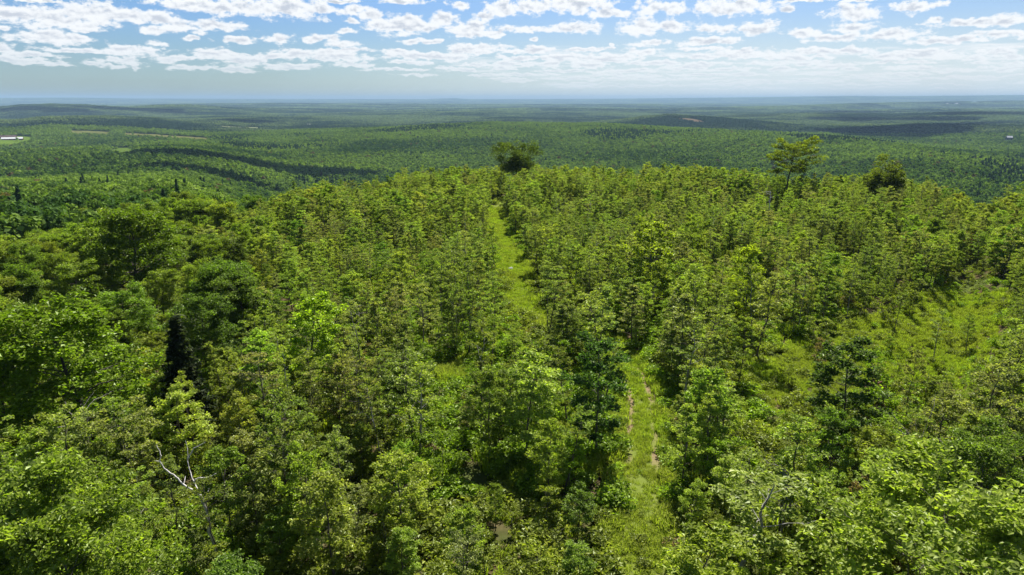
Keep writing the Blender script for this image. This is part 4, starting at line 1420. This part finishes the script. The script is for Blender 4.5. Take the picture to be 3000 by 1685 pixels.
building('barn', 37, 411.5, 46, 12, 3.2, 3.8, WALL_RED, ROOF_WHITE, 'long low barn with bright white roof and red walls on the green meadow', 'barn', 0.45)
building('barn', 16, 406.5, 50, 13, 4.0, 3.6, WALL_RED, ROOF_BROWN, 'long barn with brownish roof just behind the white-roofed barn', 'barn', 0.45)
building('house', 906, 371, 20, 12, 6, 5, WALL_GREY, ROOF_WHITE, 'white-roofed farmhouse alone in the forest, left of centre beneath the horizon', 'house', 0.1, 17, 230, True)
building('house', 2956, 409, 14, 9, 5, 4, WALL_GREY, ROOF_WHITE, 'small white-roofed house among the trees near the right border', 'house', -0.2, 12, 150, True)
building('house', 352, 430.5, 12, 8, 4, 3, WALL_WHITE, ROOF_BROWN, 'small pale house behind the small green clearing on the left', 'house', 0.3, None, 0, True)
building('warehouse', 2806, 305.5, 90, 40, 9, 4, WALL_WHITE, ROOF_WHITE, 'tiny white building far away under the right horizon, left one of the two', 'building', 0.1, 60, 900)
building('warehouse', 2774, 306, 60, 34, 9, 4, WALL_WHITE, ROOF_WHITE, 'tiny white building far away under the right horizon, further right of the two', 'building', 0.1, 50, 900)
HOUSE_CLEAR.append((ground_at(35, 408)[0], ground_at(35, 408)[1], 60, 10))

# ---------------------------------------------------------------- unseen clouds above the frame, added to cast shadows on the valley
SHADOW_CLOUD_M, t, out = new_mat('shadow_cloud_white')
b = t.node('ShaderNodeBsdfDiffuse')
b.inputs[0].default_value = (0.9, 0.9, 0.92, 1)
t.l.new(b.outputs[0], out.inputs[0])


def shadow_cloud(seed, sx, sy, wx, wy, alt=1300.0):
    import bmesh
    gx_, gy_ = ground_at(sx, sy)
    k_ = alt / SDIR.z
    while math.degrees(math.atan2(k_ * SDIR.z - 60, math.hypot(gx_ + SDIR.x * k_, gy_ + SDIR.y * k_) + 500)) < 8.5:
        k_ *= 1.1           # a far shadow needs a higher cloud
    rg_ = np.random.default_rng(seed)
    bm = bmesh.new()
    for q_ in range(9):
        a_ = rg_.uniform(0, 6.283)
        d_ = rg_.uniform(0, 0.75)
        r_ = rg_.uniform(0.28, 0.5) * (1 - 0.35 * d_)
        m_ = Matrix.Translation((math.cos(a_) * d_ * wx / 2, math.sin(a_) * d_ * wy / 2, 0)) @ Matrix.Diagonal((r_ * wx / 1.6, r_ * wy / 1.6, min(wx, wy) * r_ * 0.85, 1))
        bmesh.ops.create_icosphere(bm, subdivisions=3, radius=1.0, matrix=m_)
    bm.verts.ensure_lookup_table()
    co = np.array([v_.co[:] for v_ in bm.verts])
    s_ = min(wx, wy)
    dn = (fbm(co[:, 0] / (s_ * 0.16), co[:, 1] / (s_ * 0.16) + co[:, 2] / (s_ * 0.1), seed, 4) - 0.5)
    for v_, d_ in zip(bm.verts, dn):
        v_.co += v_.normal * float(d_) * s_ * 0.42 if v_.normal.length else Vector()
        v_.co.z = max(v_.co.z, -s_ * 0.06 - abs(float(d_)) * s_ * 0.1)
    me = bpy.data.meshes.new('shadow_cloud')
    bm.to_mesh(me)
    bm.free()
    me.materials.append(SHADOW_CLOUD_M)
    for p_ in me.polygons:
        p_.use_smooth = True
    o = link('shadow_cloud', me)
    o.location = (gx_ + SDIR.x * k_, gy_ + SDIR.y * k_, float(H(gx_, gy_)) + SDIR.z * k_)
    tag(o, 'unseen cumulus puff above the frame, added to cast its shadow on the valley', kind='structure')


for q_, (sx_, sy_, wx_, wy_) in enumerate([(770, 498, 420, 170), (560, 515, 200, 100), (1440, 363, 560, 190), (1240, 371, 300, 130), (690, 358, 420, 260), (2620, 388, 700, 420), (2850, 368, 600, 200),
                                           (2200, 345, 420, 200), (2000, 335, 500, 260), (2440, 352, 600, 300), (400, 325, 900, 350), (1000, 330, 1000, 300), (1620, 316, 1200, 400), (1850, 328, 700, 250), (2500, 333, 900, 300), (2750, 352, 700, 260), (1200, 315, 1400, 400), (2930, 335, 900, 300), (120, 322, 900, 300)]):
    shadow_cloud(3000 + q_, sx_, sy_, wx_, wy_)

# ---------------------------------------------------------------- distant woods
MID = [[lump_crown(800 + i, 11.0, 4.3, 1.5, 16, 760, 0.75)] for i in range(5)] + [[lump_crown(820 + i, 11.5, 3.6, 1.0, 1, 420, 0.7, conic=True)] for i in range(2)]
FAR = [[lump_crown(840 + i, 11.0, 4.6, 1.0, 9, 130, 1.9)] for i in range(5)] + [[lump_crown(860 + i, 11.5, 4.2, 1.0, 1, 70, 1.6, conic=True)] for i in range(2)]


def far_colour(x, y, rg, conif):
    n = len(x)
    a_ = fbm(x / 160, y / 160, 401, 3)
    b_ = fbm(x / 900, y / 900, 431, 3)
    v_ = np.clip((a_ - 0.5) * 1.7 + (b_ - 0.5) * 1.2 + rg.normal(0, 0.22, n) + 0.5, 0, 1)[:, None]
    c = (1 - v_) * np.array([[0.050, 0.096, 0.028]]) + v_ * np.array([[0.180, 0.255, 0.052]])
    c = np.where(rg.random((n, 1)) < 0.012, np.array([[0.12, 0.095, 0.05]]), c)
    c = np.where(conif[:, None], np.array([[0.045, 0.085, 0.042]]) * rg.uniform(0.8, 1.3, (n, 1)), c)
    return c


def conifers(x, y, rg):
    a_ = fbm(x / 260, y / 260, 501, 3)
    return rg.random(len(x)) < np.clip((a_ - 0.635) * 7.0, 0.008, 0.6)


def clear_of_fields(x, y):
    k = np.ones(len(x), bool)
    for _, poly, _, _ in FIELDS:
        k &= ~(in_poly(x, y, poly) & (_hash(np.floor(x * 3), np.floor(y * 3), 8) > 0.01))
    for hx, hy, hw, hl in HOUSE_CLEAR:
        d_ = math.hypot(hx, hy)
        ux_, uy_ = hx / d_, hy / d_
        al = (x - hx) * ux_ + (y - hy) * uy_
        la = -(x - hx) * uy_ + (y - hy) * ux_
        k &= ~((np.abs(la) < hw) & (al < 14) & (al > -hl))
    return k


rg = np.random.default_rng(31)
# mid-distance: hilltop edge to 750 m
fx, fy = jgrid(rg, 6.0, -760, 760, 20, 760, 1.0)
fr, fa = np.hypot(fx, fy), np.degrees(np.arctan2(fx, fy))
k_ = (np.abs(fa) < 47) & (fr < 750) & (fr > np.interp(fa, *RIM) + 66) & clear_of_fields(fx, fy)
fx, fy = fx[k_], fy[k_]
cf = conifers(fx, fy, rg)
nf_ = len(fx)
sc_ = rg.uniform(0.75, 1.3, nf_)
scatter('hillside_forest', np.column_stack([fx, fy, H(fx, fy)]), np.where(cf, 5 + rg.integers(0, 2, nf_), rg.integers(0, 5, nf_)), rg.uniform(0, 6.283, nf_),
        np.column_stack([sc_, sc_, rg.uniform(0.8, 1.2, nf_)]), far_colour(fx, fy, rg, cf), MID, 'broadleaf forest with dark conifers on the slopes just below the hilltop')

# valley: 750 m to 2600 m, every crown
fx, fy = jgrid(rg, 7.2, -2000, 2000, 400, 2600, 1.0)
fr, fa = np.hypot(fx, fy), np.degrees(np.arctan2(fx, fy))
k_ = (np.abs(fa) < 43) & (fr < 2600) & (fr >= 750) & clear_of_fields(fx, fy)
fx, fy = fx[k_], fy[k_]
cf = conifers(fx, fy, rg)
nf_ = len(fx)
sc_ = rg.uniform(0.75, 1.35, nf_)
scatter('valley_forest', np.column_stack([fx, fy, H(fx, fy)]), np.where(cf, 5 + rg.integers(0, 2, nf_), rg.integers(0, 5, nf_)), rg.uniform(0, 6.283, nf_),
        np.column_stack([sc_, sc_, rg.uniform(0.75, 1.3, nf_)]), far_colour(fx, fy, rg, cf), FAR, 'forest covering the valley floor and the wooded ridge behind it')


# beyond: whole patches of wood
def patch_mesh(seed, side, n, fs):
    rg_ = np.random.default_rng(seed)
    cs, vv_, nn = [], [], []
    for k in range(n):
        c = np.array([rg_.uniform(-side / 2, side / 2), rg_.uniform(-side / 2, side / 2), 0])
        R_ = rg_.uniform(3.2, 5.5)
        ht = rg_.uniform(8, 13)
        m_ = 26
        q3 = rg_.normal(0, 1, (m_, 3))
        q3 /= np.linalg.norm(q3, axis=1)[:, None]
        q3[:, 2] = np.abs(q3[:, 2])
        cs.append(c + q3 * np.array([R_, R_, ht * 0.5]) + np.array([0, 0, ht * 0.5]))
        nn.append(q3)
        vv_.append(np.clip(rg_.normal(0.5, 0.22) + rg_.normal(0, 0.08, m_), 0, 1))
    cs, nm = np.vstack(cs), np.vstack(nn)
    nm = nm + rg_.normal(0, 0.35, nm.shape)
    nm /= np.linalg.norm(nm, axis=1)[:, None]
    m_ = len(cs)
    u = np.cross(nm, rg_.normal(0, 1, (m_, 3)))
    u /= np.linalg.norm(u, axis=1)[:, None]
    w = np.cross(nm, u)
    s = (fs * rg_.uniform(0.7, 1.3, m_))[:, None]
    V_ = np.stack([cs - u * s, cs + w * s, cs + u * s, cs - w * s], 1).reshape(-1, 3)
    return mesh_np('wood_patch', V_, np.arange(m_ * 4).reshape(m_, 4), FAR_LEAF, False, {'v': ('FACE', 'FLOAT', np.concatenate(vv_))})


PATCH = [[patch_mesh(900 + i, 58, 62, 1.7)] for i in range(5)]
px_, py_, ps_ = [], [], []
for (r0, r1, cell) in [(2600, 6500, 52), (6500, 14000, 110), (14000, 31500, 230)]:
    ext = r1 * 0.70
    a_, b_ = jgrid(rg, cell, -ext, ext, r0 * 0.7, r1, 0.5)
    q_ = np.hypot(a_, b_)
    k_ = (q_ >= r0) & (q_ < r1) & (np.abs(np.degrees(np.arctan2(a_, b_))) < 42)
    px_.append(a_[k_])
    py_.append(b_[k_])
    ps_.append(np.full(k_.sum(), cell / 52.0))
px_, py_, ps_ = map(np.concatenate, (px_, py_, ps_))
k_ = clear_of_fields(px_, py_)
px_, py_, ps_ = px_[k_], py_[k_], ps_[k_]
e_ = 25.0
gxs, gys = (H(px_ + e_, py_) - H(px_ - e_, py_)) / (2 * e_), (H(px_, py_ + e_) - H(px_, py_ - e_)) / (2 * e_)
n_ = len(px_)
bigc = (fbm(px_ / 420, py_ / 420, 601, 4) - 0.5) * 3.2 + 0.5 + rg.normal(0, 0.17, n_)
bigc = np.clip(bigc, 0, 1)[:, None]
pcol = (1 - bigc) * np.array([[0.030, 0.060, 0.050]]) + bigc * np.array([[0.140, 0.195, 0.092]])
pcol = pcol * (1 - 0.2 * smooth(6500, 3000, np.hypot(px_, py_)))[:, None]
scatter('far_forest', np.column_stack([px_, py_, H(px_, py_) - 0.5]), rg.integers(0, 5, n_), np.zeros(n_), np.column_stack([ps_, ps_, np.minimum(ps_, 1.6)]), pcol, PATCH,
        'endless forest rolling to the horizon', tilt=np.column_stack([np.arctan(gys), -np.arctan(gxs)]))

# ---------------------------------------------------------------- air
HZ, t, out = new_mat('haze_air')
pv = t.node('ShaderNodeVolumePrincipled')
pv.inputs['Color'].default_value = (0.35, 0.53, 0.73, 1)
pv.inputs['Density'].default_value = 6.2e-5
pv.inputs['Anisotropy'].default_value = 0.0
t.l.new(pv.outputs[0], out.inputs['Volume'])
zlo = float(Z.min()) - 1.5
zhi = float(Z.max()) + 30.0
bx0, bx1, by0, by1 = -34000, 34000, -34000, 34000
VB = [(bx0, by0, zlo), (bx1, by0, zlo), (bx1, by1, zlo), (bx0, by1, zlo), (bx0, by0, zhi), (bx1, by0, zhi), (bx1, by1, zhi), (bx0, by1, zhi)]
FB = np.array([(0, 3, 2, 1), (4, 5, 6, 7), (0, 1, 5, 4), (1, 2, 6, 5), (2, 3, 7, 6), (3, 0, 4, 7)])
haze = link('haze', mesh_np('haze', VB, FB, HZ))
tag(haze, 'thin blue haze over the valley', kind='stuff')
